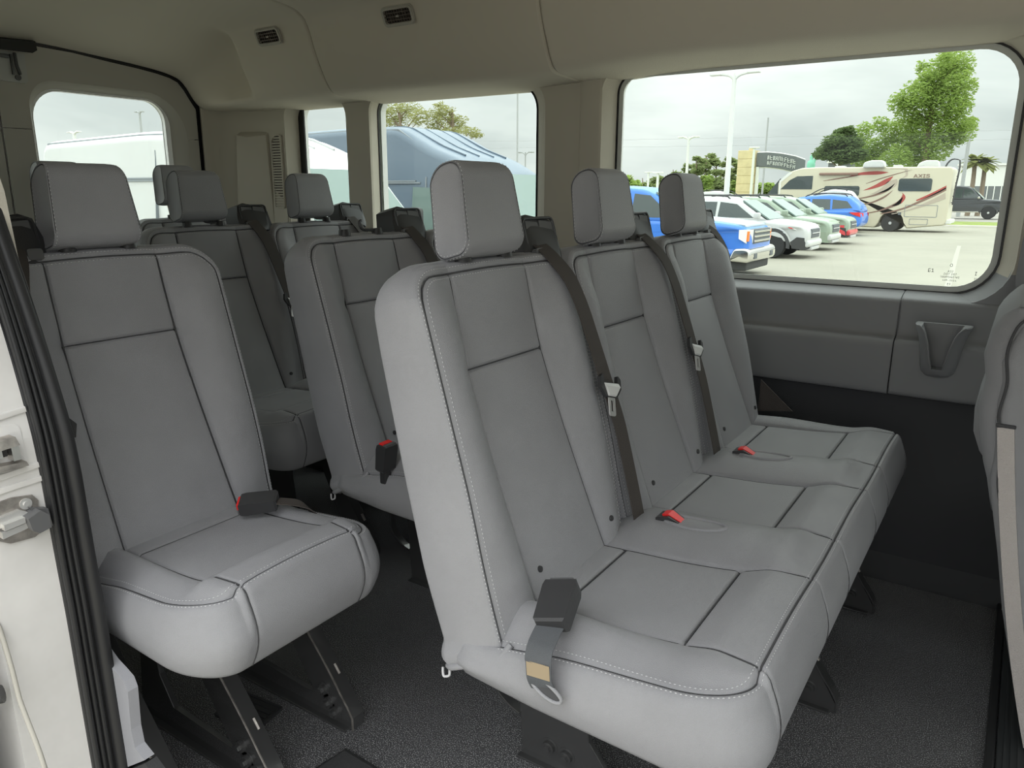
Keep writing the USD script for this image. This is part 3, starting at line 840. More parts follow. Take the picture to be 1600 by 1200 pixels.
def make_back():
    a_p = .110
    dl = dlist(0, a_p)
    inner = a_p - dl
    outer_d = dlist(0, .1)
    end = np.array([.0013, .003, .0055, .009, .014])
    top = UE - a_p
    outd = np.unique(np.round(np.r_[outer_d[outer_d < top - .016], top - end, top], 5))
    pos = np.unique(np.r_[0, inner, a_p + outd])
    cols = np.r_[-pos[:0:-1], pos]
    sd = dlist(0, .2, .014)
    rows = np.unique(np.round(np.r_[.40 - sd[sd < .40], .40 + sd[sd < .13], VB + np.array([0, .0015, .004, .01, .02]), np.linspace(VB, .3, 28), VT - np.r_[0, end, .02, .03, .04]], 5))
    rows = rows[(rows >= VB) & (rows <= VT)]
    V, A = np.meshgrid(rows, cols, indexing='ij')
    pu, hw = PU(V), half_width(V)
    ab = np.abs(A)
    U = np.where(ab <= a_p, ab / a_p * pu, pu + (ab - a_p) / top * (hw - pu)) * np.sign(A)
    # the cross seam sags a little in its middle; the top edge is slightly crowned
    Vd = V + .006 * sstep(.48, VT, V) * (1 - (U / UE) ** 2)
    W = back_w(U, V)
    uv = np.stack([U, Vd], -1)

    def strip(p, n, wl):
        k = 1 + .75 * np.clip(n[:, 1], 0, 1)
        low = .030 * np.clip(-n[:, 1], 0, 1)
        wb = np.interp(p[:, 1], [-.05, .125, .27, .46, .55], [-.088, -.087, -.080, -.067, -.056])
        out = []
        for o, d in ((.0012, .0012), (.0028, .0034), (.0055, .0030), (.0080, .0005), (.0096, -.0045), (.0104, -.011)):
            out.append((o * k, wl + d - .003 * (k - 1)))
        for t in np.linspace(.1, .8, 6):
            out.append(((.0108 + .0035 * math.sin(math.pi * t)) * k + low * t, (wl - .011) * (1 - t) + (wb + .026) * t))
        for a in np.linspace(.2, 1, 5) * np.pi / 2:
            out.append((.0112 * k - .026 * (1 - np.cos(a)) + low, wb + .026 - .026 * np.sin(a)))
        return out
    P, F, p, n, wl, rings = shell(uv, W, None, strip, None)
    tx = lambda q: back_xyz(q[:, 0], q[:, 1], q[:, 2])
    mesh = finish(P, F, tx)
    # stitch rows either side of the seam; the loop's lower run is left out
    keep = p[:, 1] > VB + .004
    st = []
    nw = back_xyz(0, 0, 1.0) - back_xyz(0, 0, 0)
    n3 = n[:, :1] * np.array([0, 1, 0]) + n[:, 1:] * np.array([-SL, 0, CL])
    r = rings[2]
    idx = np.nonzero(keep)[0]
    start = np.nonzero(np.diff(np.r_[idx, idx[0] + len(p)]) > 1)[0]
    if len(start):
        idx = np.roll(idx, -(start[0] + 1))
    q = p - n * .0062
    path_in = back_xyz(q[:, 0], q[:, 1], back_w(q[:, 0], np.minimum(q[:, 1], VT - .005)))[idx]
    st.append(stitches(path_in, np.tile(nw, (len(idx), 1))))
    path_out = tx(r)[idx]
    up = nw * .75 + n3 * .65
    st.append(stitches(path_out, (up / np.linalg.norm(up, axis=1, keepdims=True))[idx], lift=.0002))
    seam = tx(np.c_[p, wl + .0010])[idx]
    return mesh, cat(st), seam, back_seams()


BACK, BACK_ST, BACK_SEAM, BACK_LINES = make_back()


def hem_mesh():
    """rolled hem along the lower edge of the side panel"""
    pts = [(.212, -.004, .052), (.2195, -.012, .044), (.2245, -.022, .030), (.2265, -.030, .0), (.2275, -.036, -.035), (.2265, -.041, -.060), (.218, -.044, -.078)]
    q = np.array(pts)
    return np.array([back_xyz(*x) for x in spline(q, 16)])


# ---------------- headrest
def make_headrest():
    prof_n = 64
    def outline(v):   # side profile, in (w, v)
        return v
    lo = rrect(-.004, .061,   .577, .719, (.020, .022, .029, .027), 7)
    lo[:, 0] += .010 * sstep(.60, .72, lo[:, 1]) * np.where(lo[:, 0] < .028, -.2, -.55)
    lo[:, 0] += (lo[:, 1] - .640) * .15
    hw = lambda v: np.interp(v, [.56, .60, .65, .69, .72], [.0715, .072, .0695, .0645, .058])
    prof = [(.0, -.012), (.35, -.0085), (.7, -.0065), (.9, -.0040), (.965, -.0020), (.985, -.0036), (1.0, -.0052), (1.010, -.0036), (1.022, -.0016)]
    c = np.array([.029, .645])
    rings = []
    def ring(scale, u):
        q = c + (lo - c) * scale
        return back_xyz(u, q[:, 1], q[:, 0])
    left, right = [], []
    for sc, d in prof[1:]:
        h = hw(c[1] + (lo[:, 1] - c[1]) * sc)
        left.append(ring(sc, -h - d * -1 * -1 if False else -(h + .010 + d)))
        right.append(ring(sc, (h + .010 + d)))
    mid = []
    for off, t in ((1.040, .0), (1.055, .05), (1.062, .12), (1.062, .3), (1.060, .5), (1.062, .7), (1.062, .88), (1.055, .95), (1.040, 1.0)):
        h = hw(lo[:, 1]) + .004
        mid.append(ring(off * .995, -h + 2 * h * t))
    M_ = loft(left + mid + right[::-1])
    M_.vertices = M_.vertices + np.array([0, -.013, 0])
    h = hw(lo[:, 1]) + .010
    st = []
    for sgn in (-1, 1):
        for sc, dd, upw in ((.945, -.0032, 0), (1.036, -.0015, 1)):
            pth = ring(sc, sgn * (h + dd - (.004 if upw else 0)))
            pth = np.vstack([pth, pth[:1]])
            cc = back_xyz(0, c[1], c[0])
            rad = pth - np.array([cc[0], 0, cc[2]]) * np.array([1, 0, 1]) - np.array([0, 1, 0]) * pth[:, 1:2]
            rad /= np.linalg.norm(rad, axis=1, keepdims=True)
            up = np.array([0, sgn, 0]) * (.95 if not upw else .45) + rad * (.15 if not upw else .85)
            st.append(stitches(pth, up, lift=.0004))
    st = cat(st)
    st.vertices = st.vertices + np.array([0, -.013, 0])
    ln = []
    for sgn in (-1, 1):
        q = c + (lo - c) * 1.0
        ln.append(tube(back_xyz(sgn * (hw(q[:, 1]) + .0056), q[:, 1], q[:, 0]) + np.array([0, -.013, 0]), .0014, 5, closed=True))
    return M_, st, ln


HEAD, HEAD_ST, HEAD_LINES = make_headrest()


# ---------------- seat cushions
def make_cushion(n):
    UE, XF, PF_, RCA, RCB = (.2135, .392, .141, .095, .058) if n > 1 else (.188, .360, .117, .105, .055)
    yb = [SP * k for k in range(n)]
    y0, y1 = -UE, SP * (n - 1) + UE
    PH = .124
    d = dlist(0, PH)
    d = d[d < PH - .004]
    cols = []
    for c in yb:
        cols += list(c - PH + d) + list(c + PH - d) + [c]
        e = dlist(0, .1, .013)
        lim = .101 if n > 1 else .09
        for s in (-1, 1):
            is_end = (s < 0 and c == yb[0]) or (s > 0 and c == yb[-1])
            L = (UE - PH) if is_end else (SP / 2 - PH)
            q = e[e < L - (.016 if is_end else .004)]
            cols += list(c + s * (PH + q))
            if is_end:
                cols += list(c + s * (PH + L - np.array([0, .0013, .003, .0055, .009, .014])))
            else:
                cols.append(c + s * (PH + L))
    cols = np.unique(np.round(cols, 5))
    XB = -.02
    e = dlist(0, .12, .014)
    rows = np.r_[np.linspace(XB, XF - .02, 34), .078 + e[e < .1], .078 - e[e < .09], .283 + e[e < .10], .283 - e[e < .09], XF - np.array([0, .0013, .003, .0055, .009, .014, .022, .03]), XF - RCA * (1 - np.sin(np.radians(np.linspace(40, 88.5, 18))))]
    rows = np.unique(np.round(rows[rows <= XF + 1e-9], 5))
    rows = rows[np.r_[True, np.diff(rows) > .00012]]
    X, Y = np.meshgrid(rows, cols, indexing='ij')
    ph = np.interp(X, [0, .28, XF], [.120, .127, PF_])
    kc = np.clip(np.round(Y / SP), 0, n - 1) * SP
    du = Y - kc
    ad = np.abs(du)
    hat = np.where(ad < PH, ad / PH, np.clip(1 - (ad - PH) / .07, 0, 1))
    Yw = kc + np.sign(du) * (ad + (ph - PH) * hat)
    # rounded front corners
    corner = lambda x: RCB - RCB * np.sqrt(np.maximum(1 - (np.clip(x - (XF - RCA), 0, RCA) / RCA) ** 2, 0))
    sh = corner(X)
    zone = UE - PF_ - .0005
    Yw = np.where(Yw > y1 - zone, y1 - zone + (Yw - y1 + zone) * (zone - sh) / zone, Yw)
    Yw = np.where(Yw < y0 + zone, y0 + zone + (Yw - y0 - zone) * (zone - sh) / zone, Yw)
    from scipy.interpolate import PchipInterpolator as PI
    pf = PI([-.05, 0, .08, .18, .28, XF - .05, XF - .016, XF + .02], [.506, .510, .515, .520, .531, .546, .546, .538])
    ef = PI([-.05, 0, .09, .14, .26, XF - .02, XF + .02], [.472, .478, .494, .504, .516, .528, .534])

    def top(x, y):
        kc = np.clip(np.round(y / SP), 0, n - 1) * SP
        du = y - kc
        ad = np.abs(du)
        phx = np.interp(x, [0, .28, XF], [.120, .127, PF_])
        end = ((du < 0) & (kc == 0)) | ((du > 0) & (kc == SP * (n - 1)))
        p = pf(x)
        puff = .004 * (1 - np.exp(-np.abs(x - .283) / .02)) * (1 - np.exp(-np.clip(phx - ad, 0, 1) / .03)) * (1 - np.exp(-np.abs(x - .078) / .02)) + .003 * np.cos(np.pi / 2 * np.clip(ad / phx, 0, 1))
        # a shallow seat hollow
        pan = p + puff - .006 * gauss(x - .17, .09) * np.cos(np.pi / 2 * np.clip(ad / phx, 0, 1))
        si = np.clip((ad - phx) / (SP / 2 - phx), 0, 1)
        hump = (.030 * sstep(-.02, .10, x) * (1 - .55 * sstep(.24, .36, x)) * (1 - sstep(.33, .40, x)))
        mid = p + hump * np.sin(np.pi / 2 * si) ** .8
        se = np.clip((ad - phx) / np.maximum(UE - corner(x) - phx, .004), 0, 1)
        edge = p + (ef(x) - p) * sstep(.35, 1.0, se) + (.020 if n > 1 else .015) * np.sin(np.pi * np.clip(se, 0, 1) ** .9) * (1 - sstep(XF - .30, XF - .02, x))
        z = np.where(ad <= phx, pan, np.where(end, edge, mid))
        z -= .0050 * gauss(ad - phx, .0022) * sstep(-.01, .03, x)
        z -= .0048 * gauss(x - .283, .0021) * (ad <= phx + .002)
        z -= .0045 * gauss(x - .078, .0021) * (ad <= phx + .002)
        fl = .542 + .004 * np.cos(2 * np.pi * du / SP)
        f = sstep(XF - .055, XF, x)
        z = z * (1 - f) + np.minimum(z, fl + .004) * f
        return z
    Z = top(X, Yw)
    dend = np.minimum(XF - X, np.minimum(Yw - (y0 + sh), (y1 - sh) - Yw))
    Z -= .0038 * gauss(dend, .0022)
    uv = np.stack([X, Yw], -1)

    def strip(p, nn, wl):
        x, y = p[:, 0], p[:, 1]
        zb = np.interp(x, [-.02, .1, .3, XF], [.418, .408, .402, .390 if n > 1 else .402])
        front = np.clip(nn[:, 0], 0, 1)
        kc = np.clip(np.round(y / SP), 0, n - 1) * SP
        ad = np.abs(y - kc)
        phx = PF_
        groove = .0014 * gauss(ad - phx, .003) * (front > .6)
        out = []
        for o, dz in ((.0012, .0010), (.0030, .0030), (.0065, .0025), (.0110, -.0010), (.0150, -.0070), (.0178, -.0150)):
            out.append((o * np.ones(len(p)) - groove * (o > .002), wl + dz))
        for t in np.linspace(.08, 1, 9):
            out.append((.0180 + (.010 + .012 * front) * np.sin(np.pi * min(t * .95, 1)) * .8 - .004 * t - groove, (wl - .015) * (1 - t) + (zb + .010) * t))
        out.append((.0115 - groove * 0, zb + .003))
        out.append((.004 + 0 * groove, zb))
        return out
    P, F, p, nn, wl, rings = shell(uv, Z, None, strip, None)
    mesh = finish(P, F, lambda q: q)
    keep = np.nonzero(p[:, 0] > XB + .05)[0]
    br = np.nonzero(np.diff(np.r_[keep, keep[0] + len(p)]) > 1)[0]
    if len(br):
        keep = np.roll(keep, -(br[0] + 1))
    q = p - nn * .0065
    pin = np.c_[q, top(q[:, 0], q[:, 1])][keep]
    st = [stitches(pin, np.tile([0, 0, 1.0], (len(keep), 1)), lift=.0005)]
    po = rings[2][keep]
    up = np.c_[nn * .6, np.full(len(nn), .8)][keep]
    st.append(stitches(po, up, lift=.0003))
    lines = []
    xs = np.linspace(.012, XF - .004, 44)
    for c in yb:
        for s in (-1, 1):
            y = c + s * np.interp(xs, [0, .28, XF], [.120, .127, PF_])
            lines.append(tube(np.c_[xs, y, top(xs, y) + .0022], .0015, 5))
        for x0, hw in ((.283, .126), (.078, .121)):
            y = np.linspace(c - hw, c + hw, 30)
            lines.append(tube(np.c_[np.full(30, x0), y, top(np.full(30, x0), y) + .0020], .0015, 5))
        for s in (-1, 1):
            d = np.abs(p[:, 1] - (c + s * PF_)) + 9 * (p[:, 0] < XF - .001)
            k = int(np.argmin(d))
            pth = np.array([r_[k] + np.array([nn[k, 0], nn[k, 1], 0]) * .0004 for r_ in rings[1:-1]])
            lines.append(tube(spline(pth, 24), .0012, 5))
    edge = np.c_[p, wl + .0012][keep]
    lines.append(tube(edge[::2], .0014, 5))
    return mesh, cat(st), top, cat(lines)


CUSH = {n: make_cushion(n) for n in (1, 2, 3)}


# ---------------- legs, belts, buckles
def make_leg(kind):
    if kind == 'single':
        out = [(.235, .0), (.238, .022), (.205, .075), (.02, .315), (-.04, .42), (-.21, .42), (-.205, .26), (-.185, .16), (-.20, .05), (-.205, 0)]
        hole = Polygon([(.115, .055), (.045, .16), (-.045, .285), (-.095, .335), (-.135, .33), (-.135, .24), (-.115, .13), (-.075, .065)]).buffer(.006)
        fl = [(.236, .004), (.237, .024), (.206, .076), (.02, .317), (-.035, .41)]
        bolts = [(.165, .045), (.185, .028), (.150, .072)]
    else:
        out = [(.390, .0), (.393, .018), (.352, .085), (.245, .25), (.16, .42), (-.135, .42), (-.135, .18), (-.125, .02), (-.13, 0)]
        hole = Polygon([(.285, .045), (.235, .13), (.15, .30), (.085, .345), (.045, .31), (.022, .20), (.035, .10), (.07, .055)]).buffer(.008)
        fl = [(.391, .004), (.392, .020), (.352, .087), (.245, .252), (.165, .41)]
        bolts = [(.330, .045), (-.045, .22), (-.06, .05), (-.02, .045)]
    poly = Polygon(out).buffer(-.004).buffer(.004).difference(hole)
    plate = prism(poly, -.0025, .0025)
    flange = sweep([(x, .013, z) for x, z in spline(fl, 18)], rrect(-.0165, .0165, -.0022, .0022, .001, 2), up=(1, 0, .5))
    lip = sweep([(x, .004, z) for x, z in np.array(hole.exterior.coords)[:-1]], rrect(-.006, .006, -.0018, .0018, .0008, 2), up=[(x - .0, 0, z - .2) for x, z in np.array(hole.exterior.coords)[:-1]], closed=True)
    foot = bx(out[-1][0], out[0][0] - .01, -.016, .018, 0, .006, .002)
    top = bx(-.13 if kind != 'single' else -.20, .14 if kind != 'single' else -.03, -.018, .018, .405, .425, .003)
    bl = []
    for x, z in bolts:
        bl.append(cat([cyl((x, -.0105, z), (x, -.002, z), .0125, .0140, 16), cyl((x, -.0165, z), (x, -.010, z), .0075, .0085, 6), cyl((x, -.0035, z), (x, -.002, z), .019, .019, 20)]))
    i1 = np.array([fl[2][0] * .55 + fl[3][0] * .45, 0, fl[2][1] * .55 + fl[3][1] * .45])
    slots = []
    for t in (.18, .86):
        a = np.array([fl[2][0], 0, fl[2][1]]) * (1 - t) + np.array([fl[3][0], 0, fl[3][1]]) * t
        dv = np.array([fl[3][0] - fl[2][0], 0, fl[3][1] - fl[2][1]])
        dv /= np.linalg.norm(dv)
        nn = np.array([-dv[2], 0, dv[0]])
        nn = nn if nn[0] > 0 else -nn
        b = a + nn * .0015
        slots.append(cyl(b - dv * .012 + [0, .018, 0], b + dv * .012 + [0, .018, 0], .0052, .0052, 8))
    ribs = [tube([(x - .012, -.003, z + .035), (x - .02, -.003, z + .09)], .004, 6) for x, z in bolts[1:2]] + [tube([(bolts[1][0] + .045, -.003, bolts[1][1] + .03), (bolts[1][0] + .05, -.003, bolts[1][1] + .01), (bolts[1][0] + .035, -.003, bolts[1][1] - .02)], .003, 6)]
    frame = cat([plate, flange, lip, foot, top] + (ribs if kind != 'single' else []))
    hoop = None
    if kind != 'single':
        hp = [(-.13, .002, .10), (-.165, .002, .115), (-.20, .002, .16), (-.195, .002, .215), (-.15, .002, .27), (-.13, .002, .28)]
        hoop = sweep(spline(hp, 20), rrect(-.011, .011, -.003, .003, .0015, 2), up=(0, 0, 1.0) if False else [(0.6, 0, .8)] * 20)
    edge = sweep([(x + .0012, -.0035, z) for x, z in spline(fl, 18)], rrect(-.0022, .0022, -.0018, .0018, .0008, 2), up=(1, 0, .5))
    return frame, bl, slots, hoop, edge


LEGS = {k: make_leg(k) for k in ('single', 'bench')}


def moved(m, d):
    m = m.copy()
    m.apply_translation(d)
    return m


def make_guide(mirror=False):
    """belt guide housing on the shoulder: body, mouth with a split flap and a dark slot"""
    c = np.array([[u, v] for u, v in ((.135, .548), (.262, .542), (.268, .56), (.262, .615), (.248, .632), (.165, .645), (.142, .636), (.132, .60))])
    back = [back_xyz(u, v, -.055) for u, v in c]
    front = [back_xyz(.2 + (u - .2) * .96, .59 + (v - .59) * .95, .004) for u, v in c]
    body = hull(np.array(back + front + [back_xyz(.17, .55, .020), back_xyz(.235, .548, .020), back_xyz(.17, .572, .018), back_xyz(.235, .57, .018)]))
    fl = []
    for a, b in ((.152, .1965), (.1985, .246)):
        fl.append(hull([back_xyz(u, v, w) for u, v in ((a, .602), (b, .599), (b - .002, .626), (a + .002, .630)) for w in (.0, .0085)]))
    slot = hull([back_xyz(u, v, w) for u, v in ((.150, .588), (.250, .583), (.250, .598), (.150, .602)) for w in (-.004, .0068)])
    rim = tube([back_xyz(u, v, .0065) for u, v in rrect(.147, .252, .582, .634, .010, 4)], .0032, 6, closed=True)
    sq = hull([back_xyz(u, v, w) for u, v in rrect(.150, .176, .556, .576, .004, 2) for w in (.005, .0215)])
    out = [body, cat(fl), slot, rim, sq]
    if mirror:
        for m in out:
            m.vertices = m.vertices * np.array([1, -1, 1]) + np.array([0, .045, 0])
            m.invert()
    return out


GUIDE, GUIDE_L = make_guide(), make_guide(True)


def webbing(path, width=.044, thick=.0013):
    p = spline(np.array(path), 44)
    q = back_xyz(p[:, 0], p[:, 1], p[:, 2])
    t = np.gradient(p[:, :2], axis=0)
    nw = back_xyz(0, 0, 1.0) - back_xyz(0, 0, 0)
    return sweep(q, rrect(-width / 2, width / 2, -thick, thick, thick * .9, 2), up=nw)


def latch_plate(u, v, w, tilt=.30):
    """seat belt tongue: dark plastic body, pale cover and a bright slotted blade"""
    ca, sa = 1.2 * math.cos(tilt), 1.2 * math.sin(tilt)
    def T(m):
        vv = m.vertices.copy()
        a, b, c = vv[:, 0], vv[:, 1], vv[:, 2]
        m.vertices = back_xyz(u + a * ca + b * sa, v - a * sa + b * ca, w + c)
        return fix(m)
    ex = trimesh.creation.extrude_polygon
    b0 = Polygon([(-.030, .012), (-.030, -.002), (-.016, -.016), (.016, -.016), (.030, -.002), (.030, .012), (.024, .016), (.022, .004), (-.022, .004), (-.024, .016)]).buffer(.002)
    body = ex(b0, .007, engine='earcut')
    body.vertices[:, 2] -= .003
    cov = hull([(x, y, z) for x, y, z in ((-.022, .004, .004), (.024, .006, .004), (.024, .000, .008), (-.020, -.001, .008), (.011, -.014, .0075), (-.011, -.014, .0075), (.012, -.016, .004), (-.012, -.016, .004))])
    bl = Polygon(rrect(-.0095, .0095, -.047, -.013, .004, 4)).difference(Polygon(rrect(-.0038, .0038, -.040, -.022, .0015, 3)))
    blade = ex(bl, .0028, engine='earcut')
    blade.vertices[:, 2] += .001
    return T(body), T(cov), T(blade)


BELT_A = [(.178, .585, .012), (.180, .555, .034), (.188, .50, .058), (.198, .42, .066), (.214, .32, .067), (.232, .20, .067), (.231, .08, .066), (.228, .0, .064), (.226, -.045, .055)]
BELT_L = [(-.150, .585, .012), (-.160, .555, .034), (-.182, .50, .058), (-.196, .42, .066), (-.202, .32, .067), (-.206, .20, .066), (-.208, .08, .064), (-.208, -.03, .055)]
BELT_C = [(.178, .585, .012), (.190, .555, .032), (.214, .50, .040), (.240, .42, .022), (.2445, .30, .0), (.2445, .15, -.015), (.243, .02, -.02)]


def seat_thing(name, label, n, loc, kind, heads, raised=0.0, left_belt=False, group=None, belts=True, wall_side=False):
    t = thing(name, label, 'van seat' if n == 1 else 'bench seat', loc, 0, group)
    cm, cst, top, cln = CUSH[n]
    c = obj('seat_cushion', cm, 'leather', t, True)
    obj('stitching', cst, 'stitch_thread', c, False, kind='stuff')
    obj('seam', cln, 'leather_seam', c, True)
    for k in range(n):
        off = np.array([0, SP * k, 0])
        b = obj('backrest', moved(BACK, off), 'leather', t, True)
        obj('stitching', moved(BACK_ST, off), 'stitch_thread', b, False, kind='stuff')
        obj('edge_seam', tube(BACK_SEAM[::2] + off, .0014, 5), 'leather_seam', b, True)
        obj('seam', moved(BACK_LINES, off), 'leather_seam', b, True)
        if k == 0:
            h = hem_mesh() * np.array([1, -1, 1])
            obj('hem', tube(h, .0055, 8), 'leather', b, True)
            obj('loose_thread', tube(spline([h[-1], h[-1] + np.array([.004, -.003, -.014]), h[-1] + np.array([-.006, -.004, -.020]), h[-1] + np.array([-.010, -.002, -.006])], 12), .0022, 5), 'stitch_thread', b, True)
        for u in (() if kind == 'single' else (-.088, .148)):
            rv = back_w(np.array([u]), np.array([.062]))[0]
            pa, pb = back_xyz(u, .062, rv - .002, k), back_xyz(u, .062, rv + .0022, k)
            obj('button', cyl(pa, pb, .0062, .005, 14), 'plastic_black', b, 30)
        for s in (-1, 1):
            e = back_xyz(s * .058, .568, .010, k), back_xyz(s * .058, .584, .012, k)
            sl = [cyl(e[0], e[1], .0155, .0135, 14)]
            if s > 0:
                sl.append(tube(spline([back_xyz(.045, .580, .012, k), back_xyz(.018, .582, .010, k), back_xyz(.004, .588, .010, k), back_xyz(.003, .602, .010, k), back_xyz(.010, .606, .010, k)], 12), .0042, 6) if True else None)
            obj('headrest_sleeve', cat(sl), 'plastic_black', t, 30)
        if heads[k]:
            rz = back_xyz(0, raised, 0) - back_xyz(0, 0, 0)
            h = obj('headrest', moved(HEAD, off + rz), 'leather', t, True)
            obj('stitching', moved(HEAD_ST, off + rz), 'stitch_thread', h, False, kind='stuff')
            for hl in HEAD_LINES:
                obj('seam', moved(hl, off + rz), 'leather_seam', h, True)
            for s in (-1, 1):
                obj('post', cyl(back_xyz(s * .058, .56, .011, k), back_xyz(s * .058, .60 + raised, .013, k), .0058, n=12), 'steel_bright', h, 30)
        if not belts:
            continue
        g = GUIDE_L if left_belt else GUIDE
        gb = obj('belt_guide', cat([moved(g[0], off), moved(g[3], off)]), 'plastic_black', t, 25)
        obj('flap', moved(g[1], off), 'plastic_dark', gb, False)
        obj('slot', moved(g[2], off), 'rubber_black', gb, False)
        obj('button', moved(g[4], off), 'plastic_dark', gb, False)
        last = wall_side and k == n - 1
        wb = webbing(BELT_L if left_belt else BELT_C if last else BELT_A, .030 if last else .044)
        w = obj('belt_webbing', moved(wb, off), 'webbing', t, 30)
        sgn = -1 if left_belt else 1
        vlp = .30 if not left_belt else -.01
        if last:
            obj('belt_anchor', hull([(.03 - a, SP * k + .236 + d, z) for a, z in ((.010, .615), (-.085, .535), (.012, .52)) for d in (0, .003)]), 'webbing', w, False)
        elif not left_belt:
            lp = latch_plate(.2185, .296, .070)
            for nm, m, mt in (('latch_body', lp[0], 'plastic_black'), ('latch_cover', lp[1], 'latch_pale'), ('latch_blade', lp[2], 'latch_silver')):
                obj(nm, moved(m, off), mt, w, 20)
        else:
            cl = hull([back_xyz(u, v, w_) for u, v in ((-.200, .285), (-.172, .285), (-.155, .262), (-.162, .24), (-.200, .24)) for w_ in (.066, .076)])
            obj('belt_stop', moved(cl, off), 'plastic_black', w, 20)
    legs = {'single': [(-.175, 0), (.0, 0), (.215, 0)], 'bench': [(.10 + .50 * k, 0) for k in range(n)] if n == 3 else [(.13, 0), (.50, 0)]}[kind]
    fr, bl, sl, hoop, fe = LEGS[kind]
    for y, x in legs:
        d = np.array([x, y, 0])
        l = obj('leg', moved(fr, d), 'steel_black', t, 25)
        obj('flange_edge', moved(fe, d), 'steel_worn' if kind == 'single' else 'steel_black', l, 30)
        for m in bl:
            obj('bolt', moved(m, d), 'steel_black', l, 30)
        for m in sl:
            obj('slot', moved(m, d), 'steel_worn', l, 30)
        if hoop is not None:
            obj('hoop', moved(hoop, d), 'steel_black', l, 30)
    obj('seat_frame', [bx(-.08, .20, -.16, SP * (n - 1) + .17, .395, .412, .005), cyl((-.06, -.15, .40), (-.06, SP * (n - 1) + .15, .40), .016), cyl((.16, -.15, .395), (.16, SP * (n - 1) + .15, .395), .014)], 'steel_black', t, 30)
    return t, top


def buckle(t, pos, yaw, pitch, roll=0.0, red='buckle_red', size=(.066, .036, .020), strap=None):
    """belt buckle whose long axis is local x; the red button sits on its +x end"""
    Rm = trimesh.transformations.euler_matrix(roll, -pitch, yaw, 'sxyz')
    L, Wd, Hh = size
    def T(m):
        m = m.copy()
        m.apply_transform(Rm)
        m.apply_translation(pos)
        return m
    body = hull([(x, y, z) for x, hy, hz0, hz1 in ((-L / 2, .40, -.36, .36), (-L / 2 + .004, .46, -.46, .46), (L / 2 - .012, .50, -.5, .5), (L / 2 - .002, .47, -.46, .46), (L / 2, .42, -.36, .36)) for y in (-hy * Wd, hy * Wd) for z in (hz0 * Hh, hz1 * Hh)])
    b = obj('buckle', T(body), 'plastic_black', t, 25)
    obj('release_button', T(bx(L / 2 - .006, L / 2 + .0035, -Wd * .36, Wd * .36, -.002, Hh * .40, .0015)), red, b, 20)
    obj('rim', T(bx(L / 2 - .002, L / 2 + .0030, -Wd * .40, Wd * .40, -Hh * .42, -.003, .001)), 'plastic_dark', b, 20)
    return b


# first row behind the door opening: the three-place bench
bench_a, topA = seat_thing('bench_seat', 'three-place gray leather bench seat with three headrests, below the large side window', 3, (-.60, 1.038, 0), 'bench', (1, 1, 1), wall_side=True)
# its outer buckle on a short strap that comes out of a slit in the side of the cushion
o = np.array([.60, -1.038, 0])
bk = buckle(bench_a, np.array([-.490, .858, .560]) + o, math.radians(106), math.radians(20), math.radians(-14), red='plastic_dark', size=(.078, .052, .030))
st = spline(np.array([(-.470, .790, .470), (-.474, .783, .490), (-.476, .783, .515), (-.478, .790, .528), (-.480, .806, .538), (-.482, .826, .546)]) + o, 24)
upv = np.array([(0, -1, .1)] * 10 + [(0, -.8, .6)] * 6 + [(0, -.35, .9)] * 8, float)
obj('strap', sweep(st, rrect(-.0205, .0205, -.0012, .0012, .001, 2), up=upv), 'webbing_gray', bk, 40)
obj('label', sweep(st[5:11] + np.array([0, -.0016, 0]), rrect(-.0185, .0185, -.0004, .0004, .0003, 1), up=(0, -1, .15)), 'label_tan', bk, 30)
rim = [np.array([-.467 + .026 * math.cos(a), .789 - .003 * abs(math.sin(a)), .474 + (.012 * math.sin(a) - .0) - .010 * math.cos(a)]) + o for a in np.linspace(0, 2 * np.pi, 26)[:-1]]
obj('strap_slit', tube(rim, .0028, 7, closed=True), 'leather', bk, True)
obj('slit_opening', hull([p + np.array([0, d, 0]) for p in rim for d in (.0005, .003)]), 'leather_seam', bk, False)


def pocket(t, x, y, top):
    """buckle lying in its pocket between two places: black body, red button, leather lip round the pocket"""
    z = float(top(np.array([x + .04]), np.array([y]))[0]) - .011
    b = obj('buckle', hull([(x + a, y + w, z + h) for a, w0, h in ((-.022, .018, .012), (.002, .018, .019), (.03, .014, .006), (-.02, .018, -.01), (.03, .014, -.01)) for w in (-w0, w0)]), 'plastic_black', t, 20)
    obj('release_button', hull([(x + a, y + w, z + h) for a, w0, h in ((-.012, .011, .0185), (.0, .012, .0215), (.028, .008, .0085), (-.010, .011, .014), (.026, .008, .004)) for w in (-w0, w0)]), 'buckle_red', b, 20)
    lip = [(x + .045 + .062 * math.cos(a), y + .024 * math.sin(a)) for a in np.linspace(0, 2 * np.pi, 40)[:-1]]
    zl = top(np.array([p[0] for p in lip]), np.array([p[1] for p in lip]))
    obj('pocket_lip', tube(np.c_[np.array(lip), zl - .0002], .0040, 8, closed=True), 'leather', b, True)


for k in (0, 1):
    pocket(bench_a, .118, SP * k + .225, topA)

# single seat beside the door pillar
seat_l, topL = seat_thing('single_seat', 'single gray leather seat beside the door opening, with one headrest', 1, (-.60 - .704, 1.038 - .263, 0), 'single', (1,), left_belt=True)
bl_ = buckle(seat_l, np.array([.128, .102, .548]), math.radians(222), math.radians(-5), math.radians(-10), size=(.072, .044, .026))
obj('strap', sweep(spline([(.155, .124, .550), (.180, .140, .548), (.195, .158, .538), (.200, .175, .515)], 14), rrect(-.016, .016, -.0012, .0012, .001, 2)), 'webbing', bl_, 40)
obj('side_hook', tube(spline([(.11, -.222, .505), (.118, -.231, .495), (.118, -.232, .478), (.108, -.226, .468)], 12), .004, 6), 'plastic_black', seat_l, True)

